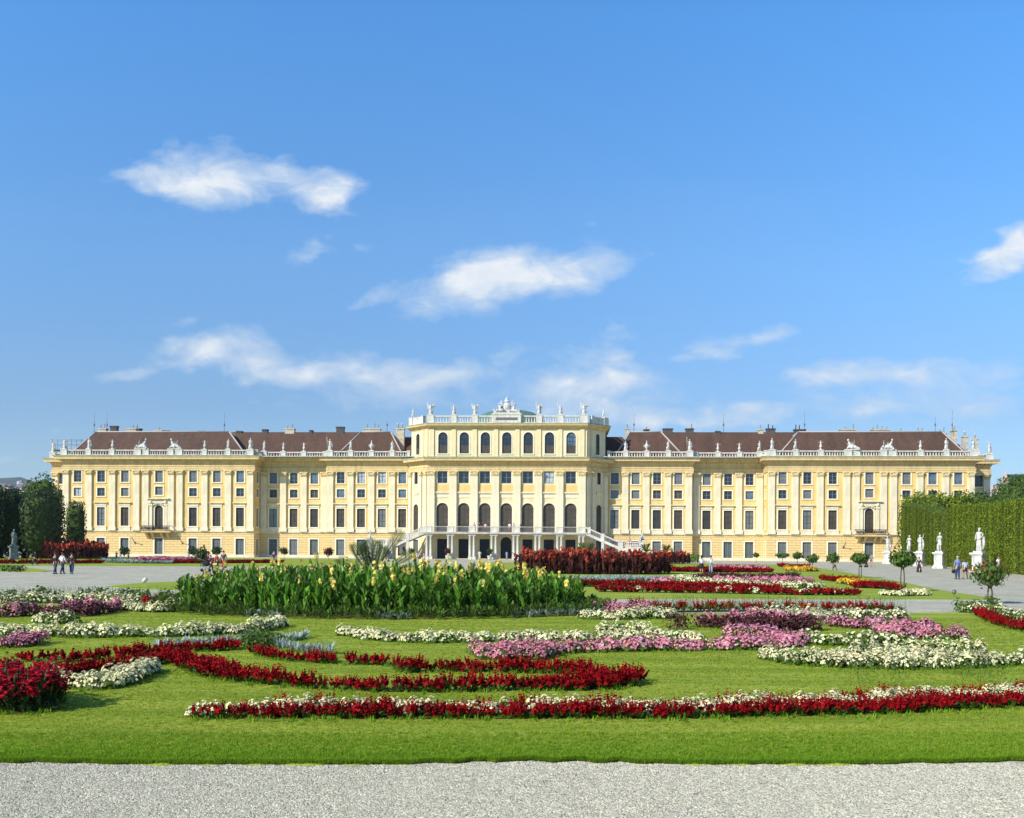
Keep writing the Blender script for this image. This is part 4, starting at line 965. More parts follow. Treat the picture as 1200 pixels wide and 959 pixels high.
for S,wn in ((-1,'left'),(1,'right')):
    for i,(u,v,k,s) in enumerate(ringlist):
        x,y,z=PW(S*u,v+.25); cat,d=DESC[k]
        o=bpy.data.objects.new('rooftop_'+cat,ME[k]); link(o); o.location=(x,y,20.44); o.rotation_euler=(0,0,-TH+random.uniform(-.25,.25)); s*=.98; o.scale=(s*(S if k[:3]=='tro' else 1),s,s)
        if k[:3]=='tro': o.scale=(s,s,s)
        tag(o,f'{d}, {ORD[i]} on the {wn} wing balustrade from the centre',cat,f'sculptures on the {wn} wing balustrade')
    for i in range(1,8):
        x,y,z=PW(S*90.85,-3.9-.5-i*4.9); k=['fig2','fig1','fig0','putto'][i%4]
        o=bpy.data.objects.new('rooftop_statue',ME[k]); link(o); o.location=(x,y,20.44); o.scale=(.9,)*3; o.rotation_euler=(0,0,-TH-S*1.2)
        tag(o,f'small stone statue on the {wn} end balustrade, {ORD[i-1]} one back from the corner','statue',f'statues on the {wn} end balustrade')
for i,(u,v,k,s) in enumerate([(-17.9,1.3,'fig2',.9),(-14.1,5,'ang',1.05),(-9.8,5,'fig3',.95),(-5.9,5,'ang',1.0),(5.9,5,'ang',1.0),(9.8,5,'fig3',.95),(14.1,5,'ang',1.05),(17.9,1.3,'fig2',.9)]):
    x,y,z=PW(u,v); cat,d=DESC[k]; o=bpy.data.objects.new('rooftop_statue',ME[k]); link(o); o.location=(x,y,26.5); s*=1.05; o.scale=(s if i<4 else -s,s,s) if False else (s,s,s); o.rotation_euler=(0,0,-TH+random.uniform(-.3,.3))
    tag(o,f'{d} on top of the central block, {ORD[i]} of eight from the left','statue','statues on top of the central block')
x,y,z=PW(0,4.9); o=crest_mb().build('coat_of_arms_sculpture',M['marble'],None,(x,y,26.66),-TH); tag(o,'large stone coat of arms with reclining figures crowning the central block','sculpture')

# garden statues along the hedge
def garden_statue(px,py,htot,mk,label,fac,m='marble',hp=1.9,group='marble statues along the clipped hedge'):
    x,y=G(px,py); r=empty('garden_statue',(x,y,0),fac); tag(r,label,'statue',group)
    p=MB(); p.box(-.62,.62,-.62,.62,0,.25); p.box(-.54,.54,-.54,.54,.25,.4); p.box(-.46,.46,-.46,.46,.4,hp-.3); p.box(-.52,.52,-.52,.52,hp-.3,hp-.18); p.box(-.62,.62,-.62,.62,hp-.18,hp)
    for q_ in (-1,1): p.box(-.3,.3,q_*.46,q_*.475,.6,hp-.5); p.box(q_*.46,q_*.475,-.3,.3,.6,hp-.5)
    for s in (0,1): pass
    p.build('plinth',M[m],r)
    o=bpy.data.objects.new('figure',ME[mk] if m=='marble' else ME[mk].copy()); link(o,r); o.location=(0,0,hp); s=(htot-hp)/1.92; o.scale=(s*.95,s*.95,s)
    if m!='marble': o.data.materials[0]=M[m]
    return r
garden_statue(1147,671,4.3,'g0','white marble robed statue on tall plinth, nearest along the hedge',-.9)
garden_statue(1101,666.5,4.2,'g2','white marble statue with bent arm in front of the hedge recess',-.8)
garden_statue(1078,663.8,4.2,'g1','white marble statue with raised arm behind the robed walker',-.8)
garden_statue(1065.3,661.6,4.4,'g2','slender white marble statue half hidden behind the round tree',-.8)
garden_statue(1040,661.0,4.3,'g3','white marble statue at the palace end of the hedge',-.7)
garden_statue(16,656.2,4.2,'g0','grey statue with shade painted into its stone, before the dark trees on the left',.7,m='shade_stone',group='lone statue')
garden_statue(429,654.5,2.9,'g2','white statue on plinth left of the stair foot, behind the palm',.4,hp=1.2,group='stair foot statues')
for S,lab in ((-1,'left'),(1,'right')):
    x,y,z=PW(S*24.3,9.55); o=bpy.data.objects.new('stair_sculpture',ME['tro1']); link(o); o.location=(x,y,3.6); o.scale=(.55,.6,.75); o.rotation_euler=(0,0,-TH+S*1.0); tag(o,f'pale stone sculpture on the pier at the foot of the {lab} stair','sculpture')

# spotlights on stakes
def spot(px,py,h,label,m,s=1):
    x,y=G(px,py); r=empty('garden_spotlight',(x,y,0),.5); tag(r,label,'spotlight')
    a=MB(); a.tube([(0,0,0),(0,0,h*.6)],.012,5); a.build('stake',M[m],r)
    a=MB(); a.tube([(-.10*s,0,h*.52),(-.04*s,0,h*.66),(.07*s,0,h*.9),(.13*s,0,h*.98)],[.04*s,.11*s,.10*s,.03*s],9); a.build('lamp_head',M[m],r)
spot(169.5,688,.44,'white oval spotlight on a thin stake in the lawn wedge',"white",1.0)
spot(1118,700,.30,'small blue grey spotlight at the edge of the right lawn','pole',.8)
# scaffold at the left end of the roof
sx,sy,_=PW(-89.5,-8); r=empty('scaffold',(sx,sy,19.2),-TH); tag(r,'thin metal scaffolding on the roof at the far left corner','scaffold')
a=MB()
for i in range(4):
    for j in range(2): a.tube([(-3.0+i*2,j*2-1,0),(-3.0+i*2,j*2-1,4.3)],.04,4)
for z in (1.2,2.2,3.2,4.1):
    for j in range(2): a.tube([(-3.2,j*2-1,z),(3.4,j*2-1,z)],.035,4)
a.build('frame',M['pole'],r); a=MB(); a.box(-3.2,3.4,-.9,.9,2.0,2.1); a.build('platform',M['bark'],r)
# ================================================================== PLANTS
def g_(lo,hi): 
    v=random.uniform(lo,hi); return (v,v*random.uniform(.92,1.06),v)
def T_salvia_f():
    t=Tpl()
    for k in range(16):
        a=random.random()*6.28; r=random.uniform(.3,.95); z=random.uniform(.25,.62); b=(math.cos(a)*.15,math.sin(a)*.15,random.uniform(.0,.3))
        t.leaf(b,(math.cos(a)*r,math.sin(a)*r,z),.30,g_(.7,1.2),cup=.08)
    return t
def T_salvia_b(n=11,ps=.15):
    t=Tpl()
    for k in range(n):
        a=random.random()*6.28; r=math.sqrt(random.random())*.6; x,y=math.cos(a)*r,math.sin(a)*r; z0=.26+.2*(1-r); z1=random.uniform(.8,1.02)-.42*r*r
        lx,ly=x*.65,y*.65; m=5
        for j in range(m):
            q=j/(m-1); s=ps*(1.15-.65*q); th=random.random()*6.28
            b_=random.uniform(.45,1.35); t.patch((x+lx*q,y+ly*q,z0+(z1-z0)*q),s,(math.cos(th),math.sin(th),random.uniform(-.2,1)),(b_,b_,b_))
    return t
def T_mound_f(col=1.0):
    t=Tpl()
    for k in range(40):
        a=random.random()*6.28; e=random.uniform(.05,1.4); c=(math.cos(a)*math.cos(e)*.85,math.sin(a)*math.cos(e)*.85,math.sin(e)*.70+.05)
        t.patch(c,.15,(c[0],c[1],c[2]*.8+.2),g_(.7,1.2))
    return t
def T_mound_b(n=64,ps=.12,pk=False):
    t=Tpl()
    for k in range(n):
        a=random.random()*6.28; e=math.asin(random.uniform(.18,1)); c=(math.cos(a)*math.cos(e)*.95,math.sin(a)*math.cos(e)*.95,math.sin(e)*.88+.1)
        t.patch(c,ps*random.uniform(.7,1.25),(c[0]+random.uniform(-.4,.4),c[1]+random.uniform(-.4,.4),c[2]),(lambda q,b: (b,b*q,b*q))(random.choice([.75,1,1,1.4]) if pk else 1,random.uniform(.7,1.15)))
    return t
def T_silver():
    t=Tpl()
    for k in range(34):
        a=random.random()*6.28; r=random.uniform(.35,1); t.leaf((math.cos(a)*.1,math.sin(a)*.1,.05),(math.cos(a)*r,math.sin(a)*r,random.uniform(.45,1)),.13,g_(.75,1.25),cup=.1)
    return t
def T_leafy(n=30,w=.22):
    t=Tpl()
    for k in range(n):
        a=random.random()*6.28; r=random.uniform(.2,.95); z=random.uniform(.15,1)
        t.leaf((math.cos(a)*r*.4,math.sin(a)*r*.4,z*.6),(math.cos(a)*r,math.sin(a)*r,z),w,g_(.6,1.3),cup=.05)
    return t
def T_grass(n=6,h=1):
    t=Tpl()
    for k in range(n):
        a=random.random()*6.28; r=random.uniform(0,.6); x,y=math.cos(a)*r,math.sin(a)*r; b=random.random()*6.28; dx,dy=math.cos(b)*.5,math.sin(b)*.5; w=.11; hh=h*random.uniform(.6,1.1); c=g_(.75,1.25); cx,cy=-math.sin(b)*w,math.cos(b)*w
        t.quad([(x-cx,y-cy,0),(x+cx,y+cy,0),(x+dx+cx*.3,y+dy+cy*.3,hh),(x+dx-cx*.3,y+dy-cy*.3,hh)],c)
    return t
TS={'sf':[T_salvia_f() for _ in range(4)],'sb':[T_salvia_b() for _ in range(6)],'mf':[T_mound_f() for _ in range(4)],'mb':[T_mound_b() for _ in range(5)],
    'si':[T_silver() for _ in range(4)],'lf':[T_leafy() for _ in range(4)],'gr':[T_grass() for _ in range(6)],
    'mbp':[T_mound_b(70,.115,True) for _ in range(5)],'mbl':[T_mound_b(22,.16) for _ in range(4)],'sbl':[T_salvia_b(6,.19) for _ in range(4)]}
def T_top(n=16):
    t=Tpl()
    for k in range(n):
        a=random.random()*6.28; r=math.sqrt(random.random()); z=random.uniform(.72,1.05)-.3*r*r; c=g_(.6,1.4)
        for j in range(5): t.patch((math.cos(a)*r+random.uniform(-.1,.1),math.sin(a)*r+random.uniform(-.1,.1),z+random.uniform(-.03,.04)),.14,(random.uniform(-.8,.8),random.uniform(-.8,.8),1),tuple(v*random.uniform(.8,1.2) for v in c))
    return t
def T_bush(n=46):
    t=Tpl()
    for k in range(n):
        a=random.random()*6.28; r=random.uniform(.2,.95); z=random.uniform(.1,.95)*(1-.25*r*r); t.patch((math.cos(a)*r,math.sin(a)*r,z),random.uniform(.09,.17),(math.cos(a)+random.uniform(-.6,.6),math.sin(a)+random.uniform(-.6,.6),random.uniform(0,1.2)),g_(.55,1.4))
    return t
TS['bu']=[T_bush() for _ in range(5)]
TS['mbt']=[T_top() for _ in range(5)]
KIND={ # foliage template, foliage mat, blossom template, blossom mat
 'red':('sf','leaf','sb','red'),'crimson':('lf','darkleaf','mbt','crimson'),'cream':('mf','leaf','mb','cream'),'pink':('mf','leaf','mbp','pink'),
 'silver':('si','silver',None,None),'maroon':('bu','maroon',None,None),'pinkm':('bu','maroon','mbp','pink'),'green':('bu','leaf',None,None),
 'gold':('mf','leaf','mb','gold'),'creamlow':('mf','leaf','mbl','cream'),'sparse':('bu','leaf','mbl','cream')}
LH=0.03
BEDPOLY=[]
def foot(pts,h):
    A=[]
    for (x,yt,yb) in pts:
        xd,yr=derot(x,yb); _,yr1=derot(x,yt)
        yr2=max(yr1,1)/(1-min(h,1.6)/2.0); yr2=min(yr2, yr*.985)
        f=(xd*(CAMH-LH)/yr, F*(CAMH-LH)/yr); b=(xd*(CAMH-LH)/yr2, F*(CAMH-LH)/yr2); A.append((f,b))
    return A
def sample(A,n):
    ar=[]
    for i in range(len(A)-1):
        (f0,b0),(f1,b1)=A[i],A[i+1]
        w=(abs(b0[1]-f0[1])+abs(b1[1]-f1[1]))/2+.05; l=math.hypot(f1[0]-f0[0],f1[1]-f0[1]); ar.append(w*l)
    ar=np.array(ar); n=n if n else 1; idx=rng.choice(len(ar),n,p=ar/ar.sum()); t=rng.random(n); w=rng.random(n)
    P=np.zeros((n,3)); 
    for k in range(n):
        (f0,b0),(f1,b1)=A[idx[k]],A[idx[k]+1]; tt=t[k]; ww=w[k]
        fx,fy=f0[0]+(f1[0]-f0[0])*tt,f0[1]+(f1[1]-f0[1])*tt; bx,by=b0[0]+(b1[0]-b0[0])*tt,b0[1]+(b1[1]-b0[1])*tt
        P[k]=(fx+(bx-fx)*ww,fy+(by-fy)*ww,LH)
    return P,w,ar.sum()
def relax(P,sp):
    """thin points closer than sp (grid hash)"""
    keep=[];g={}
    for i,(x,y,_) in enumerate(P):
        c=(int(x//sp),int(y//sp)); ok=True
        for a in(-1,0,1):
            for b in(-1,0,1):
                for j in g.get((c[0]+a,c[1]+b),()):
                    if (P[j][0]-x)**2+(P[j][1]-y)**2<sp*sp: ok=False;break
                if not ok:break
            if not ok:break
        if ok: g.setdefault(c,[]).append(i); keep.append(i)
    return keep
def spacing(Y): return .125 if Y<13 else .16 if Y<18 else .21 if Y<32 else .32 if Y<60 else .5
def bed(label,pts,h,kind,cover=1.0,group='flower beds in the lawn',gap=1.0,hv=.13,bl=1.0,rows=None):
    """pts: (x, y of the blossoms' top, y of the front foot) in the photograph"""
    A=foot(pts,h); Ym=sum(f[1] for f,b in A)/len(A); sp=spacing(Ym)*gap
    P,w,area=sample(A,min(26000,int(sum(1 for _ in [0])*1 or 1)))
    P,w,_=sample(A,max(12,min(26000,int(area/(sp*sp)*3.6*cover))))
    k=relax(P,sp*(.8 if cover<.7 else .68)); P=P[k]; w=w[k]
    cx,cy=P[:,0].mean(),P[:,1].mean(); r=empty('flower_bed',(cx,cy,0)); tag(r,label,'flower bed',group)
    P[:,:2]-=(cx,cy)
    rows=rows or [(0,1,kind,1.0)]
    for (a,b,kd,hs) in rows:
        q=(w>=a)&(w<b); 
        if q.sum()==0: continue
        ft,fm,bt,bm=KIND[kd]; PP=P[q]; s=sp*(1.0 if kd in('red','crimson') else .9)*rng.uniform(.8,1.2,len(PP)); lump=1+.12*np.sin(PP[:,0]*2.3+PP[:,1]*3.1)
        zs=h*hs*rng.normal(1,hv,len(PP)).clip(.55,1.3)*lump
        scatter('foliage' if fm not in('silver','maroon') else fm+'_foliage',TS[ft],PP,s*1.05,M[fm],r,zs=zs*(.88 if bt else 1),rigid=ft in('bu','mf'))
        if bt:
            m=rng.random(len(PP))<bl; m[0]=True
            scatter(bm+'_blossoms',TS[bt],PP[m],s[m],M[bm],r,zs=zs[m],rigid=True)
    # dark soil under the plants
    so=MB(); z=LH+.006
    f=[(a_[0][0]-cx,a_[0][1]-cy,z) for a_ in A]; b_=[(a_[1][0]-cx,a_[1][1]-cy,z) for a_ in A]; n=len(A)
    so.add(f+b_,[(i,i+1,n+i+1,n+i) for i in range(n-1)]); so.build('soil',M['soil'],r)
    BEDPOLY.append(A); return r
def bedm(label,pts,h,rows,**k): return bed(label,pts,h,None,rows=rows,**k)

# --- nearest ribbon
bedm('long front ribbon of scarlet salvia in front of cream flowers',[(226,838,842.5),(247,820,842.6),(330,815,842.8),(500,815,843),(700,815,843),(800,815,842.7),(900,812,840.5),(1000,807,838.5),(1100,803,834),(1210,799,828)],.20,
     [(0,.42,'red',1.0),(.42,.86,'cream',1.0),(.86,1.01,'red',1.02)],bl=.97,cover=1.3)
# --- red scroll
bed('scarlet salvia ribbon curving from the crossing to the right end of the scroll',[(196,757,772),(215,758,785),(240,764,794),(270,772,799),(300,781,802),(330,785,804),(370,788,808),(400,790,809),(440,791,811),(500,790,812),(560,789,811),(620,789,810),(680,784,810),(720,781,808),(750,784,804)],.24,'red',cover=1.1)
bed('upper arm of the scarlet scroll, above the grass gap in its middle',[(462,777,786),(475,774,789),(520,774,788),(560,776,788),(600,778,789),(640,779,790),(685,779,792),(720,780,798),(745,783,801)],.24,'red')
bed('short scarlet ribbon just above the crossing, left of the silver foliage tip',[(202,757,764),(240,755,764),(276,755,762)],.22,'red')
bed('thin scarlet row right of the silver foliage, fading into the lawn',[(299,758,768),(320,762,773),(350,767,776),(396,771,779)],.2,'red',cover=.9)
bed('sparse scattered red clumps along the lawn left of the scroll arm',[(400,769,779),(460,771,780)],.2,'red',cover=.25,gap=1.6)
bed('scarlet ribbon running left from the crossing behind the cream bed',[(40,781,801),(70,777,796),(100,773,790),(140,768,786),(180,762,780),(200,758,776)],.24,'red')
bed('uneven dark red upper row left of the crossing',[(110,762,774),(140,758,772),(170,758,770),(200,757,768)],.24,'red',cover=.8)
bed('sparse red and green clumps on the lawn at far left',[(30,764,775),(60,763,776),(100,765,776)],.2,'red',cover=.22,gap=1.5)
bed('cream flower bed in front of the red ribbon at left',[(64,793,802),(90,786,808),(130,778,808),(160,774,800),(180,776,788)],.24,'cream',cover=1.3)
bed('big dark leaved bush bed of crimson flowers cut by the left edge',[(-30,776,838),(0,775,838),(30,777,838),(55,781,836),(74,790,830)],.46,'crimson',cover=1.1,hv=.16)
# --- left middle
bed('long cream flower ribbon across the left lawn',[(-10,733,746),(40,730,746),(80,732,748),(120,734,748),(160,734,747),(200,734,747),(250,733,745),(285,728,743),(310,726,740),(330,726,735)],.30,'cream',cover=1.3)
bed('silver leaved ribbon in front of the long cream ribbon',[(175,756,762),(210,752,760),(250,749,757),(290,746,754),(330,741,752),(350,742,751),(358,744,748)],.2,'silver')
bed('second silver leaved tongue pointing right',[(322,755,760),(350,756,765),(380,760,768),(389,763,767)],.2,'silver')
bed('loose green foliage between the two silver tongues',[(285,740,758),(305,737,760),(326,740,760)],.26,'green',cover=.8)
bed('pink flower clump at the left edge before the cream ribbon',[(-20,743,759),(0,742,760),(30,744,759),(49,749,755)],.28,'pinkm',bl=.9)
bedm('dark maroon row topped with pink at upper left',[(-10,708,724),(20,707,724),(40,708,721),(70,706,722),(100,704,723),(130,706,720),(138,711,716)],.38,[(0,.5,'maroon',.95),(.5,1.01,'pinkm',1.05)],bl=.95)
bed('cream and pale pink strip right of the dark maroon row',[(125,709,714),(160,708,717),(185,709,718),(208,708,717),(214,709,714)],.32,'cream')
bed('short dark red strip left of the yellow canna bed',[(165,702,709),(185,702,709),(208,703,708)],.32,'red')
bed('pale cream strip behind the maroon row at the gravel edge',[(0,703,708),(60,703,707),(100,699,706),(140,700,707),(165,703,708)],.35,'creamlow')
bed('small clump of cream flowers between ribbon and maroon row',[(42,722,731),(60,719,732),(88,724,731)],.3,'sparse',bl=.7)
bed('feathery green edging plants along the left gravel edge',[(-5,700,704),(50,698,704),(100,697,704),(150,699,704),(205,700,705)],.45,'green',cover=.4)
# --- centre middle
bed('pale cream ribbon behind the pink one in the middle of the lawn',[(400,735,745),(430,735,750),(455,738,752),(480,741,754),(520,742,754),(560,742,753),(600,743,752),(650,742,752),(700,742,751),(760,743,751),(830,746,754)],.24,'cream',cover=1.1)
bed('rounded mound of cream flowers rising above the pink ribbon',[(706,738,748),(722,732,749),(745,732,749),(766,740,749)],.38,'cream')
bed('pink flower ribbon across the middle of the lawn',[(640,752,768),(680,750,765),(740,750,764),(800,749,763),(850,748,762),(900,741,762),(925,740,760),(939,744,756)],.26,'pink',cover=1.1)
bed('broad pink clump at the left end of the pink ribbon',[(554,756,768),(570,751,773),(600,749,774),(630,750,774),(645,753,770)],.3,'pink',cover=1.2)
bed('small second pink tongue above the pink ribbon',[(846,739,746),(870,736,745),(902,740,747)],.28,'pink')
bed('large cream flower bed at the right side of the lawn',[(896,767,773),(930,761,780),(1000,757,784),(1050,756,785),(1100,759,785),(1150,762,784),(1210,765,779)],.26,'cream',cover=1.0,bl=.85)
bed('cream mound growing out of the large cream bed at right',[(1000,756,766),(1020,751,767),(1050,752,767),(1085,755,767),(1150,760,768)],.30,'cream',bl=.8)
bed('thin cream row between pink and large cream beds',[(940,746,754),(970,749,757),(1010,749,756),(1050,750,757)],.26,'sparse',bl=.8)
bed('bright pink bed at the right of the lawn',[(1028,731,742),(1040,728,748),(1065,728,750),(1080,733,749),(1110,738,750),(1129,741,750)],.32,'pink',cover=1.1)
bed('dusky pink strip left of the bright pink bed',[(972,729,735),(1000,727,737),(1035,729,738)],.3,'pinkm',bl=.95)
bed('dusky maroon and pink clump between the pink beds at right',[(1060,730,740),(1085,729,742),(1098,733,743)],.3,'pinkm',bl=.6)
bed('cube shaped maroon bush at the left end of the dark row',[(783,716,739),(800,717,739)],.5,'maroon',cover=1.5)
bedm('dark maroon row topped with pink in the right lawn',[(802,717,735),(830,717,736),(860,716,739),(900,714,741),(930,718,741),(960,724,740)],.42,[(0,.55,'maroon',1.0),(.55,1.01,'pinkm',1.05)],bl=.97)
bed('cream bed behind the dark maroon row at right',[(880,713,726),(910,710,727),(970,712,727),(1020,716,727),(1060,718,726)],.3,'creamlow',bl=.85)
bed('pink strip just beside the yellow canna bed',[(681,709,717),(710,707,718),(735,709,718),(760,712,718)],.3,'pink')
bed('cream strip right of the yellow canna bed',[(682,718,726),(720,716,727),(760,716,726),(790,718,725)],.3,'cream')
bed('mixed red and green strip along the cross path',[(740,710,716),(800,710,717),(860,710,716),(920,711,716),(1000,712,717),(1063,712,718)],.35,'red',cover=.6,bl=.5)
bed('scarlet ribbon at the right edge of the picture',[(1145,717,722),(1160,719,730),(1180,722,737),(1210,728,744)],.3,'red',cover=1.2)
bed('cream flowers behind the scarlet ribbon at right edge',[(1130,711,718),(1160,708,720),(1185,712,726),(1210,716,732)],.34,'sparse',bl=.8)
bed('tall green leafy plants under the nearest small round tree',[(1123,706,718),(1145,703,718),(1165,706,716)],.5,'green',cover=.5)
# --- beyond the cross path
gg='flower beds beyond the cross path'
bedm('front strip of dark red with white edging beyond the cross path',[(702,688,694),(780,687,695),(860,689,696),(940,692,698),(1003,693,698)],.32,[(0,.5,'red',1.0),(.5,.7,'cream',1.0),(.7,1.01,'red',1.05)],group=gg)
bed('thick scarlet ribbon beyond the cross path',[(670,681,688),(720,681,688),(780,681,690),(850,682,693),(905,686,693),(912,690,693)],.38,'red',group=gg,cover=1.2)
bed('silver white strip under the red leaved cannas',[(662,675,682),(700,674,682),(750,674,681),(785,676,681)],.3,'silver',group=gg)
bed('cream strip right of the silver one beyond the path',[(785,676,682),(830,678,684),(880,682,689),(930,683,690),(963,686,690)],.34,'creamlow',group=gg)
bed('lilac pink strip beyond the cross path',[(838,676,683),(870,676,683),(920,676,684),(950,679,684)],.4,'pink',group=gg)
bed('small pink mound in front of the red leaved cannas',[(767,680,684),(777,678,684),(786,680,684)],.4,'pink',group=gg)
bed('dark maroon patch behind the lilac pink strip',[(812,672,681),(835,671,681),(870,673,680),(935,675,679)],.45,'maroon',group=gg)
bed('pale strip behind the maroon patch',[(787,676,681),(800,674,681),(815,675,681)],.4,'creamlow',group=gg)
bed('long red strip near the palace, in front of the couple in white',[(780,665,670),(830,664,671),(870,665,671),(906,667,671)],.42,'red',group=gg)
bed('low red and pink strip close to the palace front',[(840,662.5,666),(870,662,666.5),(900,664,668)],.42,'pinkm',group=gg)
bed('scarlet patch on the right lawn tip before the yellow one',[(914,661,664.5),(930,661,666),(945,663,666)],.45,'red',group=gg)
bed('golden yellow patch at the right end of the far lawn',[(922,665,668.5),(940,664,670),(955,667,670)],.42,'gold',group=gg)
bed('scarlet patch left of the golden one on the right lawn',[(963,675,680),(980,675,682),(1005,678,683)],.38,'red',group=gg)
bed('golden and green patch between two scarlet patches on right lawn',[(985,679,684),(1000,678,686),(1020,680,687)],.32,'gold',group=gg)
bed('scarlet patch beside the cream ring of the small tree',[(1000,681,689),(1030,680,690),(1053,685,693)],.36,'red',group=gg)
bed('cream flowers around the foot of the second round tree',[(1033,694,698),(1055,691,699),(1086,694,698)],.3,'cream',group=gg)
gl='flower beds before the left wing'
bed('scarlet strip in front of the orange cannas',[(-5,656,661),(60,656,661),(118,657,660.5)],.45,'red',group=gl)
bed('silver and white strip left of the red beds by the palace',[(118,655,659),(140,655,660),(165,656,660.5),(200,658,661)],.42,'silver',group=gl)
bed('broad scarlet and pink beds before the left balcony',[(158,653,660),(185,651.5,660),(225,653,660),(250,654,660)],.5,'pinkm',group=gl,bl=.5)
bed('low scarlet strip before the left wing',[(165,656,660),(200,655,660.5),(240,656,660.5),(330,656,660)],.4,'red',group=gl)
bed('green low shrubs on the lawn at far left',[(0,667,669.5),(20,666,670),(28,668,670)],.45,'green',group=gl)

# --- tall bedding: cannas
def T_canna(flower=False):
    t=Tpl()
    n=random.randint(7,10)
    for k in range(n):
        a=k*2.4+random.uniform(-.5,.5); z=.05+.8*k/n; e=random.uniform(.85,1.42); L=random.uniform(.3,.46); w=random.uniform(.10,.16)
        b=Vector((0,0,z)); d=Vector((math.cos(a)*math.cos(e),math.sin(a)*math.cos(e),math.sin(e))); side=Vector((-math.sin(a),math.cos(a),0)); nn=d.cross(side); c=random.choice([g_(.5,.9),g_(.8,1.3),g_(1.3,1.9)]); c=(c[0]*1.1,c[1],c[2])
        P=[]; 
        for q,ww in ((0,.12),(.3,.8),(.6,1),(.85,.6),(1,.08)):
            m=b+d*L*q+Vector((0,0,-.10*q*q*L*2)); P.append((m-side*w*ww*.5+nn*.03*ww, m+side*w*ww*.5+nn*.03*ww, m))
        for i in range(4):
            t.quad([P[i][0],P[i][2],P[i+1][2],P[i+1][0]],c); t.quad([P[i][2],P[i][1],P[i+1][1],P[i+1][2]],tuple(x*1.12 for x in c))
    t.quad([(-.012,0,0),(.012,0,0),(.008,0,1.0),(-.008,0,1.0)],(1.1,1.2,.9)); t.quad([(0,-.012,0),(0,.012,0),(0,.008,1.0),(0,-.008,1.0)],(1.1,1.2,.9))
    return t
def T_cflower(z0=.95,z1=1.2,n=13,s=.05):
    t=Tpl()
    for k in range(n):
        a=random.random()*6.28; r=random.uniform(.01,.075); t.patch((math.cos(a)*r,math.sin(a)*r,random.uniform(z0,z1)),random.uniform(.5,1.1)*s,(math.cos(a),math.sin(a),random.uniform(-.2,1)),g_(.8,1.15))
    return t
TS['x']=[]
TS['ca']=[T_canna() for _ in range(8)]; TS['cf']=[T_cflower() for _ in range(6)]
def ell(cx,cy,rx,ry,n,rot=0):
    a=rng.random(n)*6.2832; r=np.sqrt(rng.random(n)); x=r*np.cos(a)*rx; y=r*np.sin(a)*ry; c,s=math.cos(rot),math.sin(rot)
    return np.stack([cx+x*c-y*s,cy+x*s+y*c,np.full(n,LH)],1)
xl,_=G(214,715); xr,_=G(676,716)
CX,CY=-4.15,30.2; RX,RY=6.55,4.3
P=ell(0,0,RX,RY,6000); P=P[relax(P,.165)]
r=empty('canna_bed',(CX,CY,0)); tag(r,'big raised bed of green leaved cannas with pale yellow flowers in mid picture','flower bed')
e=(P[:,0]/RX)**2+(P[:,1]/RY)**2
zs=(1.24-.34*e**2)*rng.normal(1,.08,len(P)).clip(.75,1.25)
scatter('canna_leaves',TS['ca'],P,rng.uniform(.8,1.15,len(P)),M['cannaleaf'],r,zs=zs,tilt=.07)
m=rng.random(len(P))<.07; scatter('yellow_blossoms',TS['cf'],P[m],rng.uniform(.8,1.25,m.sum()),M['yellow'],r,zs=zs[m]*rng.uniform(.95,1.15,m.sum()),tilt=.05,rigid=True)
so=MB(); so.lathe([(1,0),(.9,.12),(.3,.2),(0.01,.2)],(0,0,.02),40,sx=RX,sy=RY); so.build('soil',M['soil'],r)
# edging of the canna bed
a=rng.random(1500)*6.2832; q=rng.uniform(1.0,1.13,1500); E_=np.stack([RX*q*np.cos(a),RY*q*np.sin(a)*1.03-.1,np.full(1500,LH)],1); E_=E_[relax(E_,.2)]
scatter('green_edging',TS['lf'],E_,.24,M['leaf'],r,zs=rng.uniform(.25,.5,len(E_)))
mm=(np.sin(E_[:,0]*1.7)>.72)|(E_[:,0]>5.2); scatter('silver_edging',TS['si'],E_[mm],.2,M['silver'],r,zs=.24)

def canna_block(label,x0,x1,yb,top,depth,mf,mb_,frac=.6,sp=.4,scale=1.5,fs=1.0):
    """block of tall red leaved cannas from picture x0..x1, foot at yb"""
    pl,pr=G(x0,yb),G(x1,yb); Y=(pl[1]+pr[1])/2; k_=(Y+depth/2)/Y; cx=(pl[0]+pr[0])/2*k_; xd,yr=derot((x0+x1)/2,top); h=CAMH-yr*(Y+depth*.4)/F
    rx=(pr[0]-pl[0])/2*k_; P=ell(0,0,rx,depth/2,int(rx*depth*3.14/2/(sp*sp)*2.2)); P=P[relax(P,sp*.75)]
    r=empty('canna_bed',(cx,Y+depth/2,0)); tag(r,label,'flower bed')
    zs=h*.82*rng.normal(1,.11,len(P)).clip(.6,1.2)
    scatter('canna_leaves',TS['ca'],P,scale*rng.uniform(.8,1.2,len(P)),M[mf],r,zs=zs,tilt=.06)
    m=rng.random(len(P))<frac; m[0]=True; scatter('blossoms',TS['cf'],P[m],scale*fs,M[mb_],r,zs=zs[m]*rng.uniform(.72,1.03,m.sum()),tilt=.05,rigid=True)
    return r
canna_block('long bed of dark red leaved cannas with scarlet flowers right of centre',603,782,674,645.5,8,'maroon','orange',frac=.62,sp=.36,scale=1.7,fs=1.25)
canna_block('smaller red leaved canna bed behind the long one, nearer the palace',768,806,661.5,646.5,8,'maroon','orange',frac=.8,sp=.5,scale=1.9)
canna_block('bed of tall orange red cannas before the left end of the palace',33,133,655.5,635.5,9,'maroon','orange',frac=.95,sp=.45,scale=2.2,fs=1.5)
canna_block('low bed of leafy green plants before the left wing',262,326,652.5,642.8,7,'cannaleaf','yellow',frac=.12,sp=.6,scale=1.8)
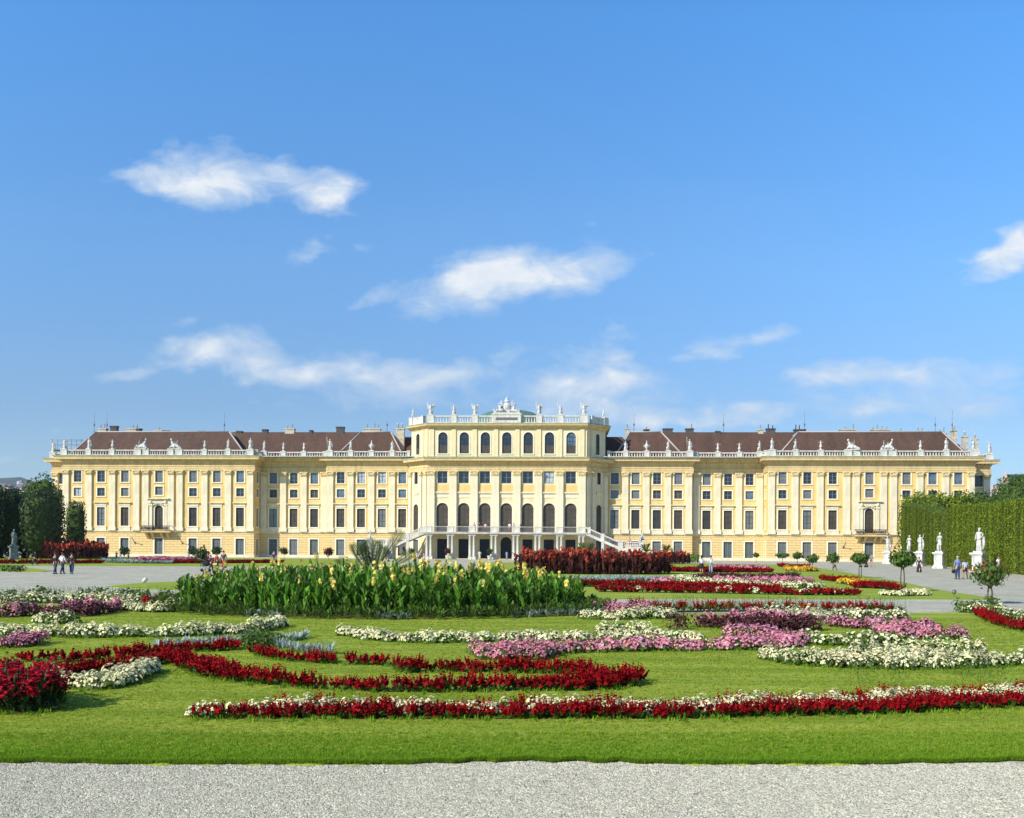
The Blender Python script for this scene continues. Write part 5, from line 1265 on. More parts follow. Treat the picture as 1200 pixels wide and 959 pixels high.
canna_block('leafy green cannas at the end of the second red canna bed',800,818,660,648.8,5,'cannaleaf','orange',frac=.1,sp=.6,scale=1.8)

# --- palms
def palm(x,y,z,h,n,L,label,trunk=.5,spread=1.0,group='palms in the beds'):
    r=empty('palm_tree',(x,y,z)); tag(r,label,'palm',group)
    m=MB(); m.lathe([(.16,0),(.2,trunk*.4),(.15,trunk),(.08,trunk+.2)],(0,0,0),9); m.build('trunk',M['bark'],r)
    t=Tpl(); st=MB()
    for k in range(n):
        a=k*2.39996+random.uniform(-.2,.2); e=random.uniform(.55,1.4) if spread==1.0 else random.uniform(.35,1.35); l=L*random.uniform(.75,1.1)
        pts=[]; p=Vector((0,0,trunk)); d=Vector((math.cos(a)*math.cos(e),math.sin(a)*math.cos(e),math.sin(e))); S=14
        for i in range(S+1): pts.append(p.copy()); p=p+d*l/S; d=(d+Vector((0,0,-.055*(1.6-e*.7)))).normalized()
        st.tube([q for q in pts[::2]],[.03*(1-i/8)+.006 for i in range(len(pts[::2]))],4)
        c=g_(.6,1.3); sd=Vector((-math.sin(a),math.cos(a),0))
        for i in range(2,S+1):
            for sub in (0,.5):
                if i==S and sub: continue
                q=pts[i]+(pts[min(i+1,S)]-pts[i])*sub; dd=(pts[min(i+1,S)]-pts[i-1]).normalized(); wl=l*.26*math.sin(PI*min(1,(i+sub)/(S+1)))+.06
                for s in (-1,1):
                    tip=q+(sd*s*.8+dd*.75+Vector((0,0,.15))).normalized()*wl; t.leaf(q,tip,.045*max(1,L/1.8),tuple(v*random.uniform(.85,1.15) for v in c),up=dd,cup=-.02)
    v,c=t.arr(); quads('fronds',v,c,M['palmleaf'],r); st.build('leaf_stalks',M['palmleaf'],r); return r
def frond_palm(x,y,label,fr):
    r=empty('palm_tree',(x,y,0)); tag(r,label,'palm','palms in the beds'); m=MB(); m.lathe([(.14,0),(.2,.3),(.17,.75),(.1,.95)],(0,0,0),9); m.build('trunk',M['bark'],r)
    t=Tpl(); st=MB()
    for (lean,dep,l,bend,leafy) in fr:
        d=Vector((math.sin(R(lean)),dep,math.cos(R(lean)))).normalized(); p=Vector((0,0,.8)); pts=[]; S=18; sd=Vector((math.cos(R(lean))*.6,.8,-math.sin(R(lean))*.6)).normalized()
        for i in range(S+1): pts.append(p.copy()); p=p+d*l/S; d=(d+Vector((math.copysign(bend,lean),0,-bend*.5))).normalized()
        st.tube(pts[::2],[.028*(1-i/10)+.006 for i in range(len(pts[::2]))],5); c=g_(.7,1.25)
        for i in range(2,S):
            q0=(i/S)
            if q0<leafy: continue
            for sub in (0,.5):
                q=pts[i]+(pts[i+1]-pts[i])*sub; dd=(pts[i+1]-pts[i]).normalized(); w=.6*math.sin(PI*min(1,(q0-leafy)/(1-leafy)*.85+.12))
                for s_ in (-1,1): t.leaf(q,q+(sd*s_*.55+dd*.9).normalized()*w,.016,tuple(v*random.uniform(.75,1.25) for v in c),up=Vector((0,-1,.2)),cup=-.01)
    v,c=t.arr(); quads('fronds',v,c,M['palmleaf'],r); st.build('leaf_stalks',M['palmleaf'],r); return r
x,y=AT(436,668,33.5)[:2]
r=frond_palm(x,33.6,'large palm with long arching fronds rising behind the yellow cannas',[(-52,.0,1.45,.012,.25),(-24,-.1,1.5,.008,.1),(-14,.1,1.4,.004,.1),(-5,-.15,1.5,.004,.1),(5,.1,1.45,.005,.1),(13,-.1,1.3,.01,.15),(24,.0,2.1,.012,.35),(52,-.1,1.7,.006,.45),(68,.1,1.5,.01,.3),(-70,.2,1.2,.02,.2)])
def palm_px(px,py,top,n,label,trunk,Lf=1.0):
    x,y=G(px,py); h=(py-top)*y/F; return palm(x,y,0,h,n,(h-trunk)*1.15*Lf,label,trunk=trunk)
palm_px(292.5,652.5,631.8,22,'small palm in the green bed before the left wing',1.2,1.1)
palm_px(688,668,636.5,26,'bushy palm rising from the red canna bed right of centre',1.0)
palm_px(757,660,637,16,'small palm among red cannas below the stair landing',1.6,.9)
palm_px(781,659,638,16,'small palm between the red cannas and the right wing',1.6,.9)
palm_px(476,655,643,20,'dark bushy palm beside the foot of the left stair',.5,1.1)
palm_px(80,654,632,16,'small palm behind the orange cannas at left',1.2)
# ================================================================== TREES AND HEDGES
def superpts(n,rx,ry,rz,p,r0=.82,lump=.1,seed=0):
    q=np.random.default_rng(seed); d=q.normal(size=(n,3)); d/=np.linalg.norm(d,axis=1)[:,None]
    s=(np.abs(d)**p).sum(1)**(-1/p); L=1+lump*(np.sin(d[:,0]*5+seed)*np.sin(d[:,2]*6+seed*2)+np.sin(d[:,1]*7+seed))*.7
    r=q.uniform(r0,1.03,n)*L; P=d*(s*r)[:,None]*np.array([rx,ry,rz]); return P,d
def leafcloud(name,P,N,size,material,parent,tint=None):
    n=len(P); N=N+rng.normal(0,.55,(n,3)); N/=np.linalg.norm(N,axis=1)[:,None]
    up=np.array([0,0,1.])+rng.normal(0,.4,(n,3)); A=np.cross(N,up); A/=np.linalg.norm(A,axis=1)[:,None]+1e-9; B=np.cross(N,A)
    s=(size*rng.uniform(.6,1.3,n))[:,None]
    V=np.stack([P-A*s*.5,P+B*s*.9,P+A*s*.5,P-B*s*.9],1).reshape(-1,3).astype(np.float32)
    t=rng.normal(1,.22,n).clip(.45,1.7)[:,None]*rng.normal(1,.05,(n,3))
    if tint is not None: t=t*tint
    return quads(name,V,np.repeat(t,4,0).astype(np.float32),material,parent)
def core(name,rx,ry,rz,z,p,material,parent,seed,lump=.1):
    m=MB(); n,k=18,12; vs=[];fs=[]
    for i in range(k+1):
        t=math.pi*i/k
        for j in range(n):
            a=2*math.pi*j/n; d=np.array([math.sin(t)*math.cos(a),math.sin(t)*math.sin(a),-math.cos(t)]); s=(np.abs(d)**p).sum()**(-1/p)
            L=1+lump*(math.sin(d[0]*5+seed)*math.sin(d[2]*6+seed*2)+math.sin(d[1]*7+seed))*.7
            q=d*s*.86*L; vs.append((q[0]*rx,q[1]*ry,z+q[2]*rz))
    for i in range(k):
        for j in range(n): fs.append((i*n+j,i*n+(j+1)%n,(i+1)*n+(j+1)%n,(i+1)*n+j))
    m.add(vs,fs,0,True); return m.build(name,material,parent)
_ts=[0]
def tree(px,Y,rx,top,label,p=2.5,size=.27,mt='darkleaf',ry=None,zb=.12,group='trees',tr=.3,dens=9,lump=.12):
    X=(px-600)*Y/F; z1=AT(px,top,Y)[2]; _ts[0]+=1; sd=_ts[0]; ry=ry or rx
    r=empty('tree',(X,Y,0),random.uniform(-.3,.3)); tag(r,label,'tree',group)
    m=MB(); m.tube([(0,0,0),(.1,0,z1*.3),(0,.1,z1*.75)],[tr*1.2,tr,tr*.4],8)
    for k in range(6): a=k*1.1; m.tube([(0,0,z1*(.25+.06*k)),(math.cos(a)*rx*.4,math.sin(a)*rx*.4,z1*(.4+.07*k)),(math.cos(a)*rx*.7,math.sin(a)*rx*.7,z1*(.5+.07*k))],[tr*.5,tr*.3,.05],6)
    m.build('trunk',M['bark'],r)
    zc=z1*(1+zb)/2; rz=z1*(1-zb)/2; n=int(dens*4*math.pi*((rx*ry+rx*rz+ry*rz)/3)/(size/.34)**2)
    P,d=superpts(n,rx,ry,rz,p,lump=lump,seed=sd); P[:,2]+=zc
    c=leafcloud('crown',P,d,size,M[mt],r); core('inner_branches',rx*.95,ry*.95,rz*.95,zc,p,M['hedgecore'],c,sd,lump)
    return r
gt='trees at the left edge'
tree(51,140,2.0,576,'dark clipped tree standing right before the left end of the palace gap',p=4.5,group=gt,ry=5,lump=.04,size=.27,zb=.02)
tree(28,143,3.9,574,'broad dark tree with a sunlit left shoulder behind the grey statue',p=2.8,group=gt,zb=.02)
tree(48,156,3.3,558.5,'tallest olive green tree rising behind the dark clipped ones',p=2.3,mt='leaf',group=gt)
tree(1,140,4.0,571,'dark tree at the left picture edge beside the grey statue',p=2.8,group=gt,zb=.02)
tree(-28,136,4.5,566,'dark tree just beyond the left picture edge',p=2.5,group=gt,zb=.02)
tree(88.5,152,1.45,588,'narrow clipped column shaped tree before the palace left end',p=6,group=gt,lump=.03,size=.22,zb=.03)
gr='trees behind the right hedge'
tree(1072,150,2.4,580,'narrow green tree at the palace end of the hedge',p=4,mt='hedgeleaf',group=gr,zb=.05)
tree(1092,149,3.2,578,'bushy green tree behind the hedge, second from the palace side',p=3,mt='hedgeleaf',group=gr)
tree(1118,150,3.4,578.5,'yellow green tree behind the hedge recess',p=3,mt='hedgeleaf',group=gr)
tree(1145,150,3.6,577,'dark green tree behind the hedge below the palace corner',p=2.8,mt='leaf',group=gr)
tree(1196,150,4.2,556,'tall dark tree above the hedge at the right picture edge',p=2.2,mt='leaf',group=gr,dens=12)
tree(1216,138,5.0,560,'tall dark tree cut by the right picture edge',p=2.3,mt='leaf',group=gr)
tree(1174,158,3.0,573,'lower dark tree left of the tall one above the hedge',p=2.3,mt='leaf',group=gr)

def hedge(a,b,h0,h1,label,th=2.6,seed=0,tone=1.0):
    d=Vector((b[0]-a[0],b[1]-a[1],0)); L=d.length; phi=math.atan2(d.y,d.x)
    r=empty('clipped_hedge',(a[0],a[1],0),phi); tag(r,label,'hedge','clipped hedges along the right gravel path')
    # local x along the hedge, +y is the garden side (left of travel)
    m=MB(); nx=max(2,int(L/.5)); nz=10
    def off(x,z): return .10*math.sin(x*1.9+seed)+.06*math.sin(x*4.3+seed*3)
    def H(x): return h0+(h1-h0)*x/L+.12*math.sin(x*1.3+seed)
    vs=[];fs=[]
    for i in range(nx+1):
        x=L*i/nx
        for j in range(nz+1): z=H(x)*j/nz; vs.append((x,off(x,z)-.1-.1*(j==nz),z))
        vs.append((x,-th,H(x))); vs.append((x,-th,0))
    w=nz+3
    for i in range(nx):
        for j in range(w-1): fs.append((i*w+j,(i+1)*w+j,(i+1)*w+j+1,i*w+j+1))
    fs+=[tuple(range(w)),tuple(nx*w+j for j in range(w))[::-1]]
    m.add(vs,fs); m.build('inner_growth',M['hedgecore'],r)
    q=np.random.default_rng(seed+50)
    n=int(L*h0*120); x=q.uniform(0,L,n); z=q.uniform(0,1,n)*np.array([H(v) for v in x]); y=np.array([off(a_,b_) for a_,b_ in zip(x,z)])+q.uniform(-.12,.10,n)
    P=np.stack([x,y,z],1); N=np.tile([0,1.,.35],(n,1)); st=1+.20*np.sin(x*2.7+seed)+.14*np.sin(x*7.1+1+seed)
    n2=int(L*th*26)+int(h0*th*2*40); x2=q.uniform(-.05,L+.05,n2); y2=q.uniform(-th,0,n2); z2=np.array([H(v) for v in x2])+q.uniform(-.15,.16,n2)
    k=int(h0*th*2*40); x2[:k]=np.where(q.random(k)<.5,-.06,L+.06)+q.uniform(-.08,.08,k); z2[:k]=q.uniform(0,1,k)*h0
    P=np.concatenate([P,np.stack([x2,y2,z2],1)]); N2=np.tile([0,0,1.],(n2,1)); N2[:k]=np.where(x2[:k,None]<L/2,[-1.,0,.2],[1.,0,.2]); N=np.concatenate([N,N2]); st=np.concatenate([st,np.ones(n2)])
    leafcloud('foliage',P,N,.105,M['hedgeleaf'],r,tint=(st*tone)[:,None]); return r
hedge((38.3,60),(48.6,94),6.2,6.9,'long smooth clipped hedge wall nearest along the right gravel path',seed=1)
hedge((48.8,94.6),(55.1,115.5),6.9,7.7,'clipped hedge wall behind the second marble statue from the front',seed=2)
hedge((56.0,117),(57.2,121.5),7.6,7.4,'narrow clipped hedge pillar next to the hedge recess',seed=3,tone=.8)
hedge((57.0,123),(58.6,129),7.4,7.4,'narrow hedge pier between the two recesses',seed=4,tone=.9)
hedge((58.9,130.5),(62.2,147),8.0,9.5,'far clipped hedge nearest the palace',seed=5,tone=.75)

def std_tree(px,py,top,bot,cw,label,stems=1,group='small round trees on the lawns',red=False,mt='leaf',lean=0):
    x,y=G(px,py); s=y/F; h=(py-top)*s; hb=(py-bot)*s; rx=cw*s/2; r=empty('round_tree',(x,y,0)); tag(r,label,'tree',group)
    m=MB(); zc=(h+hb)/2
    for k in range(stems):
        dx=(k-(stems-1)/2)*.16; m.tube([(dx,0,0),(dx*1.1,0,hb*.6),(dx*.6+lean,0,hb*1.02),(dx*.5,0,zc)],[.035,.03,.026,.015],6)
    for k in range(9):
        a=k*2.4; m.tube([(lean*.6,0,hb*random.uniform(.9,1.05)),(math.cos(a)*rx*.45,math.sin(a)*rx*.45,(hb+zc)/2),(math.cos(a)*rx*.8,math.sin(a)*rx*.8,zc+random.uniform(-.1,.2)*h)],[.02,.014,.006],5)
    m.build('trunk',M['bark'],r)
    n=int(900*max(.4,min(1.6,rx))) if y<60 else 420; rz=(h-hb)/2*1.05
    q=np.random.default_rng(int(px)); d=q.normal(size=(n,3)); d/=np.linalg.norm(d,axis=1)[:,None]; rr=q.uniform(.35,1.05,n)*(1+.16*np.sin(d[:,0]*6+px)*np.sin(d[:,2]*5)); P=d*rr[:,None]*np.array([rx,rx,rz]); P[:,2]+=zc
    c=leafcloud('crown',P,d,min(.16,max(.075,s*3.0)),M[mt],r)
    if red:
        P2,d2=superpts(60,rx,rx,rz,2,.9,.1,int(px)); P2[:,2]+=zc; P2=P2[P2[:,2]>zc-.1*rz]; leafcloud('blossoms',P2,d2[:len(P2)],.09,M['orange'],c)
    return r
std_tree(1160,708,657,688,43,'nearest small round tree with reddish top, at the right above the cream flowers',2,red=True)
std_tree(1057.5,694,645.5,665,29,'second small round tree with a straight thin trunk on the right lawn tip',2)
std_tree(1008,677.5,648,660,22,'round tree with two thin stems, left of the pram by the gravel',2)
std_tree(976,668.5,648.5,660,16,'small round tree in front of the child in black',1)
std_tree(952,667,650,660,15,'small round tree before the third ground floor door left of the balcony',1)
std_tree(934.5,664,647.5,655,12,'small flat topped tree just left of centre among the far right trees',1)
std_tree(917,663,648.5,653,17,'flat wide topped small tree before a door of the right pavilion',1)
std_tree(886,660,648,653,7,'tiny round tree before the right wing wall',1)
std_tree(236,664,641.5,659,20,'dark round tree beside the pushchair on the left',2,mt='darkleaf')
std_tree(145.5,656.5,641,651,12,'small dark round tree among the people at left',1,mt='darkleaf')
std_tree(226,656,641,650,11,'small dark round tree before the left wing door',1,mt='darkleaf')
std_tree(254,656,640.5,650,12,'round tree behind the person in dark red',1,mt='darkleaf')
std_tree(333,656,641.5,650,10,'low round tree at the end of the green bed',1,mt='darkleaf')
std_tree(385,657,641.5,652,12,'small tree with crimson leaves left of the palm',1,mt='maroon')
def potted(u,v,label,h=1.9,red=False):
    x,y,_=PW(u,v); r=empty('potted_tree',(x,y,0)); tag(r,label,'potted tree','potted trees before the portico')
    m=MB(); m.lathe([(.3,0),(.38,.1),(.42,.62),(.46,.7),(.36,.7)],(0,0,0),12); m.build('pot',M['white'],r)
    m=MB(); m.tube([(0,0,.6),(0,0,h*.65)],[.05,.035],6); m.build('trunk',M['bark'],r)
    P,d=superpts(260,.62,.62,.5,2,.5,.15,int(abs(u)*10)+1); P[:,2]+=h*.78; leafcloud('crown',P,d,.16,M['maroon' if red else 'darkleaf'],r)
potted(-10.1,10.3,'potted tree with reddish crown before the second pair of portico columns',red=True)
potted(-2.6,10.3,'potted round tree left of the arched middle doorway')
potted(-16.6,10.6,'potted tree at the left end of the portico')
potted(-25.5,9.5,'dark potted tree beyond the left stair foot')

# ------------------------------------------------------------------ weeds along the path and around beds
def T_weed():
    t=Tpl()
    for k in range(5):
        a=random.random()*6.28; h=random.uniform(.3,1.1); dx,dy=math.cos(a)*.22,math.sin(a)*.22; w=.009; ox,oy=random.uniform(-.6,.6),random.uniform(-.4,.4)
        t.quad([(ox-w,oy,0),(ox+w,oy,0),(ox+dx+w*.6,oy+dy,h),(ox+dx-w*.6,oy+dy,h)],g_(.9,1.5))
        for j in range(3): q=random.uniform(.5,1); t.patch((ox+dx*q,oy+dy*q,h*q),.028,(random.random()-.5,random.random()-.5,.5),g_(.8,1.3))
    return t
TS['we']=[T_weed() for _ in range(5)]
def weeds(x0,x1,y0,y1,n,h,label):
    P=[]
    for _ in range(n): gx,gy=G(random.uniform(x0,x1),random.uniform(y0,y1)); P.append((gx,gy,LH))
    o=scatter('weeds',TS['we'],P,h,M['leaf'],None,tilt=.2); tag(o,label,'weeds',None,'stuff')
weeds(740,1060,713,718,260,.42,'thin straggling weeds along the right edge of the cross path')
weeds(0,210,702,706,160,.45,'thin straggling weeds behind the left flower beds')
weeds(780,1000,762,782,26,.26,'loose grass stalks before the large cream bed')
weeds(1000,1200,788,806,34,.28,'loose grass stalks behind the right end of the front ribbon')

# ------------------------------------------------------------------ ground
from mathutils.geometry import delaunay_2d_cdt
def sheet(name,pts,z,material,kind='structure',thick=.0):
    V,E,Fc,_a,_b,_c=delaunay_2d_cdt([Vector(p) for p in pts],[],[list(range(len(pts)))],1,1e-4)
    m=MB(); fs=[]
    for f in Fc:
        ar=sum(V[f[k]][0]*V[f[(k+1)%len(f)]][1]-V[f[(k+1)%len(f)]][0]*V[f[k]][1] for k in range(len(f))); fs.append(tuple(f) if ar>0 else tuple(reversed(f)))
    m.add([(v[0],v[1],z) for v in V],fs)
    if thick:
        n=len(pts); m.add([(x,y,z) for x,y in pts]+[(x+.0,y,z-thick) for x,y in pts],[(k,(k+1)%n,n+(k+1)%n,n+k) for k in range(n)])
    o=m.build(name,material); o['kind']=kind; return o
sheet('gravel_ground',[(-3400,-150),(3400,-150),(3400,5400),(-3400,5400)],0,M['gravel'])
def poly(px): return [G(*p) for p in px]
def smooth(pts,k=4):
    out=[]; n=len(pts)
    for i in range(n-1):
        p0,p1,p2,p3=pts[max(0,i-1)],pts[i],pts[i+1],pts[min(n-1,i+2)]
        for j in range(k):
            t=j/k; out.append(tuple(.5*((2*p1[c])+(-p0[c]+p2[c])*t+(2*p0[c]-5*p1[c]+4*p2[c]-p3[c])*t*t+(-p0[c]+3*p1[c]-3*p2[c]+p3[c])*t**3) for c in(0,1)))
    out.append(pts[-1]); return out
front=smooth([(-900,880),(-500,886),(-200,891),(0,893.5),(150,896.5),(300,897),(400,897),(520,894.5),(600,892.5),(700,893.5),(800,896),(950,897),(1080,895),(1200,893),(1400,891),(1800,886),(2200,882)],8)
front=[(x,y+.9*math.sin(x*.11)+.6*math.sin(x*.37+1)) for x,y in front]
# near lawn with a rolled front bank
fr_=[G(x,y) for x,y in front]; back=[(2300,714),(1500,716.5),(1200,717),(1060,718.2),(900,719),(700,718),(500,715),(220,709),(0,706),(-300,704),(-1000,700)]
bankw=.55
bx=sorted(back); m=MB(); vs=[]; NR=10
for (px_,py_),(x,y) in zip(front,fr_):
    byy=float(np.interp(px_,[q[0] for q in bx],[q[1] for q in bx])); X2,Y2=G(px_,byy,LH)
    vs+=[(x,y,.001),(x,y+.04,.022)]+[(x+(X2-x)*k/NR,(y+bankw)+(Y2-y-bankw)*k/NR,LH) for k in range(NR+1)]+[(X2,Y2+.03,.001)]
w_=NR+4; m.add(vs,[(i*w_+j,(i+1)*w_+j,(i+1)*w_+j+1,i*w_+j+1) for i in range(len(front)-1) for j in range(w_-1)])
o=m.build('near_lawn',M['lawn']); o['kind']='structure'
sheet('far_lawn',poly([(560,702.2),(1060,702.6),(1140,703),(1171,702.6)]+smooth([(1171,702.6),(1110,693.5),(1053,682),(1017,676),(990,671),(960,666.5),(925,663),(880,661.3)],4)[1:]+[(640,659.5),(560,659.5)]),LH,M['lawn'],thick=.05)
sheet('left_lawn_wedge',poly(smooth([(124,687.8),(150,690),(200,691.6),(260,692.5)],3)+smooth([(260,681),(207,682.3),(165,684),(124,687.8)],3)[:-1]),LH,M['lawn'],thick=.05)
sheet('left_lawn_strip',poly([(-200,662),(0,663.2),(300,664),(420,664.5),(420,655.5),(300,654.7),(160,653.8),(0,652.5),(-200,651)]),LH,M['lawn'],thick=.05)
sheet('left_lawn_tongue',poly([(-200,669),(0,670.3),(50,670.8),(62,669.3),(40,666.5),(0,665),(-200,663.8)]),LH,M['lawn'],thick=.05)

# grass blades
def blades(n,Y0,Y1,s,h,name='lawn_grass',edge=False):
    P=[]
    if edge:
        for _ in range(n):
            x=random.uniform(-30,1230); y=896.5-random.random()**2.2*34; y=min(y,float(np.interp(x,[q[0] for q in front],[q[1] for q in front]))+.05); gx,gy=G(x,y); P.append((gx,gy,.015))
    else:
        for _ in range(n):
            Y=math.sqrt(random.uniform(Y0*Y0,Y1*Y1)); X=random.uniform(-.58,.58)*Y; P.append((X,Y,LH-.003))
    return np.array(P)
P1=blades(26000,9.0,12.5,0,0); P2=blades(22000,12.5,18,0,0); P3=blades(22000,18,27,0,0)
cnt=[]
for P,s,h in ((P1,.035,.022),(P2,.05,.024),(P3,.075,.026)):
    lump=.75+.35*np.sin(P[:,0]*1.1+P[:,1]*2.0)*np.sin(P[:,1]*1.3)
    o=scatter('lawn_grass',TS['gr'],P,s,M['grassblade'],None,zs=h*rng.uniform(.6,1.2,len(P)),tilt=.3,tv=.06); cnt.append(o)
Pe=blades(30000,0,0,0,0,edge=True)
o2=scatter('lawn_grass',TS['gr'],Pe,.032,M['grassblade'],None,zs=.040*rng.uniform(.6,1.25,len(Pe)),tilt=.25,tint=np.tile([[.62,.84,.5]],(len(Pe),1)),tv=.08)
# join all blades into one stuff object
objs=cnt+[o2]; Vs=[];Ts=[]
for q in objs:
    n=len(q.data.vertices); v=np.empty(n*3,np.float32); q.data.vertices.foreach_get('co',v); c=np.empty(n*4,np.float32); q.data.color_attributes['Col'].data.foreach_get('color',c); Vs.append(v.reshape(-1,3)); Ts.append(c.reshape(-1,4)[:,:3]); 
for q in objs: me=q.data; bpy.data.objects.remove(q); bpy.data.meshes.remove(me)
o=quads('lawn_grass',np.concatenate(Vs),np.concatenate(Ts),M['grassblade']); tag(o,'short green grass blades of the mown lawn','grass',None,'stuff')
# longer grass around the near beds
P=[]
for A in BEDPOLY:
    Ym=sum(a_[0][1] for a_ in A)/len(A)
    if Ym>26: continue
    for i in range(len(A)-1):
        (f0,b0),(f1,b1)=A[i],A[i+1]; l=math.hypot(f1[0]-f0[0],f1[1]-f0[1])
        for _ in range(int(l*26)):
            t=random.random(); k=abs(random.gauss(0,.16))
            P.append((f0[0]+(f1[0]-f0[0])*t,f0[1]+(f1[1]-f0[1])*t-k+.08,LH))
            if random.random()<.4: P.append((b0[0]+(b1[0]-b0[0])*t,b0[1]+(b1[1]-b0[1])*t+k,LH))
P=np.array(P); o=scatter('longer_grass',TS['gr'],P,.07,M['grassblade'],None,zs=rng.uniform(.03,.075,len(P)),tilt=.3,tint=np.tile([[.6,.85,.5]],(len(P),1))); tag(o,'longer uncut grass fringing the flower beds','grass',None,'stuff')
# loose pebbles on the near gravel
def T_peb():
    t=Tpl(); 
    for k in range(5):
        x,y=random.uniform(-1,1),random.uniform(-1,1); s=random.uniform(.12,.24); z=s*.7; c=random.uniform(.5,1.35); c=(c,c*.99,c*.95); a,b,d,e=(x-s,y-s,0),(x+s,y-s*.8,0),(x+s*.9,y+s,0),(x-s,y+s*.8,0); u=.55
        A,B,C_,D=(x-s*u,y-s*u,z),(x+s*u,y-s*u,z*.9),(x+s*u,y+s*u,z),(x-s*u,y+s*u,z*.8)
        for q in ((A,B,C_,D),(a,b,B,A),(b,d,C_,B),(d,e,D,C_),(e,a,A,D)): t.quad(q,c)
    return t
TS['pb']=[T_peb() for _ in range(6)]
P=[]
while len(P)<24000:
    Y=random.uniform(6.6,8.7); X=random.uniform(-.6,.6)*Y; P.append((X,Y,0.0))
P=np.array(P); fx=np.array([a_[0] for a_ in fr_]); fy=np.array([a_[1] for a_ in fr_]); P=P[P[:,1]<np.interp(P[:,0],fx,fy)-.01]
M['pebble']=mat('pebble',(.47,.445,.345),.9,attr=True)
o=scatter('gravel_stones',TS['pb'],P,.036,M['pebble'],None,tilt=0); tag(o,'loose pale gravel stones in front of the lawn','gravel',None,'stuff')

# ------------------------------------------------------------------ far land and town
def hz(X,Y):
    a=X/max(Y,1)
    wl=1/(1+math.exp((a+.30)*30)); wr=1/(1+math.exp(-(a-.42)*30))
    z=0
    if Y>700: z+= wl*Y*.060*min(1,(Y-700)/500) + wr*Y*.050*min(1,(Y-700)/500)
    z+= wl*4200*.020*math.exp(-((a+.545)/.035)**2-((Y-4200)/900)**2)+wl*25*math.sin(X*.004+Y*.002)
    return z-1.5
m=MB(); nx,ny=90,50; vs=[];fs=[]
for j in range(ny+1):
    Y=500+(j/ny)**1.5*4800
    for i in range(nx+1): a=-1.0+2.0*i/nx; vs.append((a*Y,Y,hz(a*Y,Y) if j>2 else -1.5))
for j in range(ny):
    for i in range(nx): fs.append((j*(nx+1)+i,j*(nx+1)+i+1,(j+1)*(nx+1)+i+1,(j+1)*(nx+1)+i))
m.add(vs,fs,0,True); o=m.build('hills',mat('wooded_hill',(.03,.055,.025),.95,var=.4,scale=.01,detail=8)); o['kind']='structure'
def house(X,Y,z,w,d,h,rh,wallc,roofc,label,group=None,n=3,fl=2,rz=0):
    r=empty('house',(X,Y,z),rz); tag(r,label,'house',group)
    m=MB(); m.box(-w/2,w/2,-d/2,d/2,-4,h); m.build('wall',wallc,r)
    m=MB(); e=.4; m.add([(-w/2-e,-d/2-e,h),(w/2+e,-d/2-e,h),(w/2+e,d/2+e,h),(-w/2-e,d/2+e,h),(-w/2-e,0,h+rh),(w/2+e,0,h+rh)],[(0,1,5,4),(2,3,4,5),(1,2,5),(3,0,4),(0,3,2,1)]); m.build('roof',roofc,r)
    for f in range(fl):
        for i in range(n):
            x=-w/2+(i+.5)*w/n; zz=h*(f+.35)/fl; q=MB(); q.box(x-w/n*.2,x+w/n*.2,-d/2-.06,-d/2+.02,zz,zz+h/fl*.42); q.build('window',M['pane_dark'],r)
    return r
HW=[mat('town_wall_cream',(.62,.57,.46),.9),mat('town_wall_white',(.72,.72,.70),.9),mat('town_wall_pink',(.60,.42,.36),.9)]; HR=[mat('town_roof_red',(.28,.11,.07),.9),mat('town_roof_grey',(.12,.12,.14),.8)]
for k in range(34):
    Y=random.uniform(1900,3300); a=random.uniform(-.565,-.505); X=a*Y
    house(X,Y,hz(X,Y),random.uniform(18,36),13,random.uniform(10,20),5,HW[k%3],HR[0 if k%4==0 else 1],'distant small house of the town on the hillside at far left','distant town houses at far left',n=4,fl=3,rz=random.uniform(-.3,.3))
def atp(px,Y): return (px-600)*Y/F
house(atp(1170,330),330,0,11,9,23.0,2.5,HW[1],HW[2],'white town house with pinkish roof right of the palace',n=4,fl=6)
house(atp(1183,360),360,0,9,9,22,6,HW[2],HR[1],'pink town house in front of the gabled building',n=3,fl=5)
X=atp(1171,420); r=empty('house',(X,420,0)); tag(r,'small dark hipped roof building right of the palace','house'); m=MB(); m.box(-5,5,-5,5,0,27); m.build('wall',HW[2],r); m=MB(); m.add([(-5.5,-5.5,27),(5.5,-5.5,27),(5.5,5.5,27),(-5.5,5.5,27),(-1.5,0,33),(2,0,33)],[(0,1,5,4),(1,2,5),(2,3,4,5),(3,0,4),(0,3,2,1)]); m.build('roof',HR[1],r)
X=atp(1196,440); r=empty('gabled_building',(X,440,0)); tag(r,'tall pink gabled building with dark blue roof above the right hedge','building')
m=MB(); m.box(-8,12,-7,7,0,30); m.add([(-8,-7,30),(-8,7,30),(-8,0,40),(-7.4,-7,30),(-7.4,7,30),(-7.4,0,40)],[(0,2,1),(3,4,5),(0,3,5,2),(1,2,5,4),(0,1,4,3)]); m.build('wall',HW[2],r)
m=MB(); m.add([(-7.4,-7.4,30),(12,-7.4,30),(12,7.4,30),(-7.4,7.4,30),(-7.4,0,39),(12,0,39)],[(0,1,5,4),(2,3,4,5),(1,2,5),(3,0,4),(0,3,2,1)]); m.build('roof',mat('slate_blue',(.05,.07,.11),.6),r)

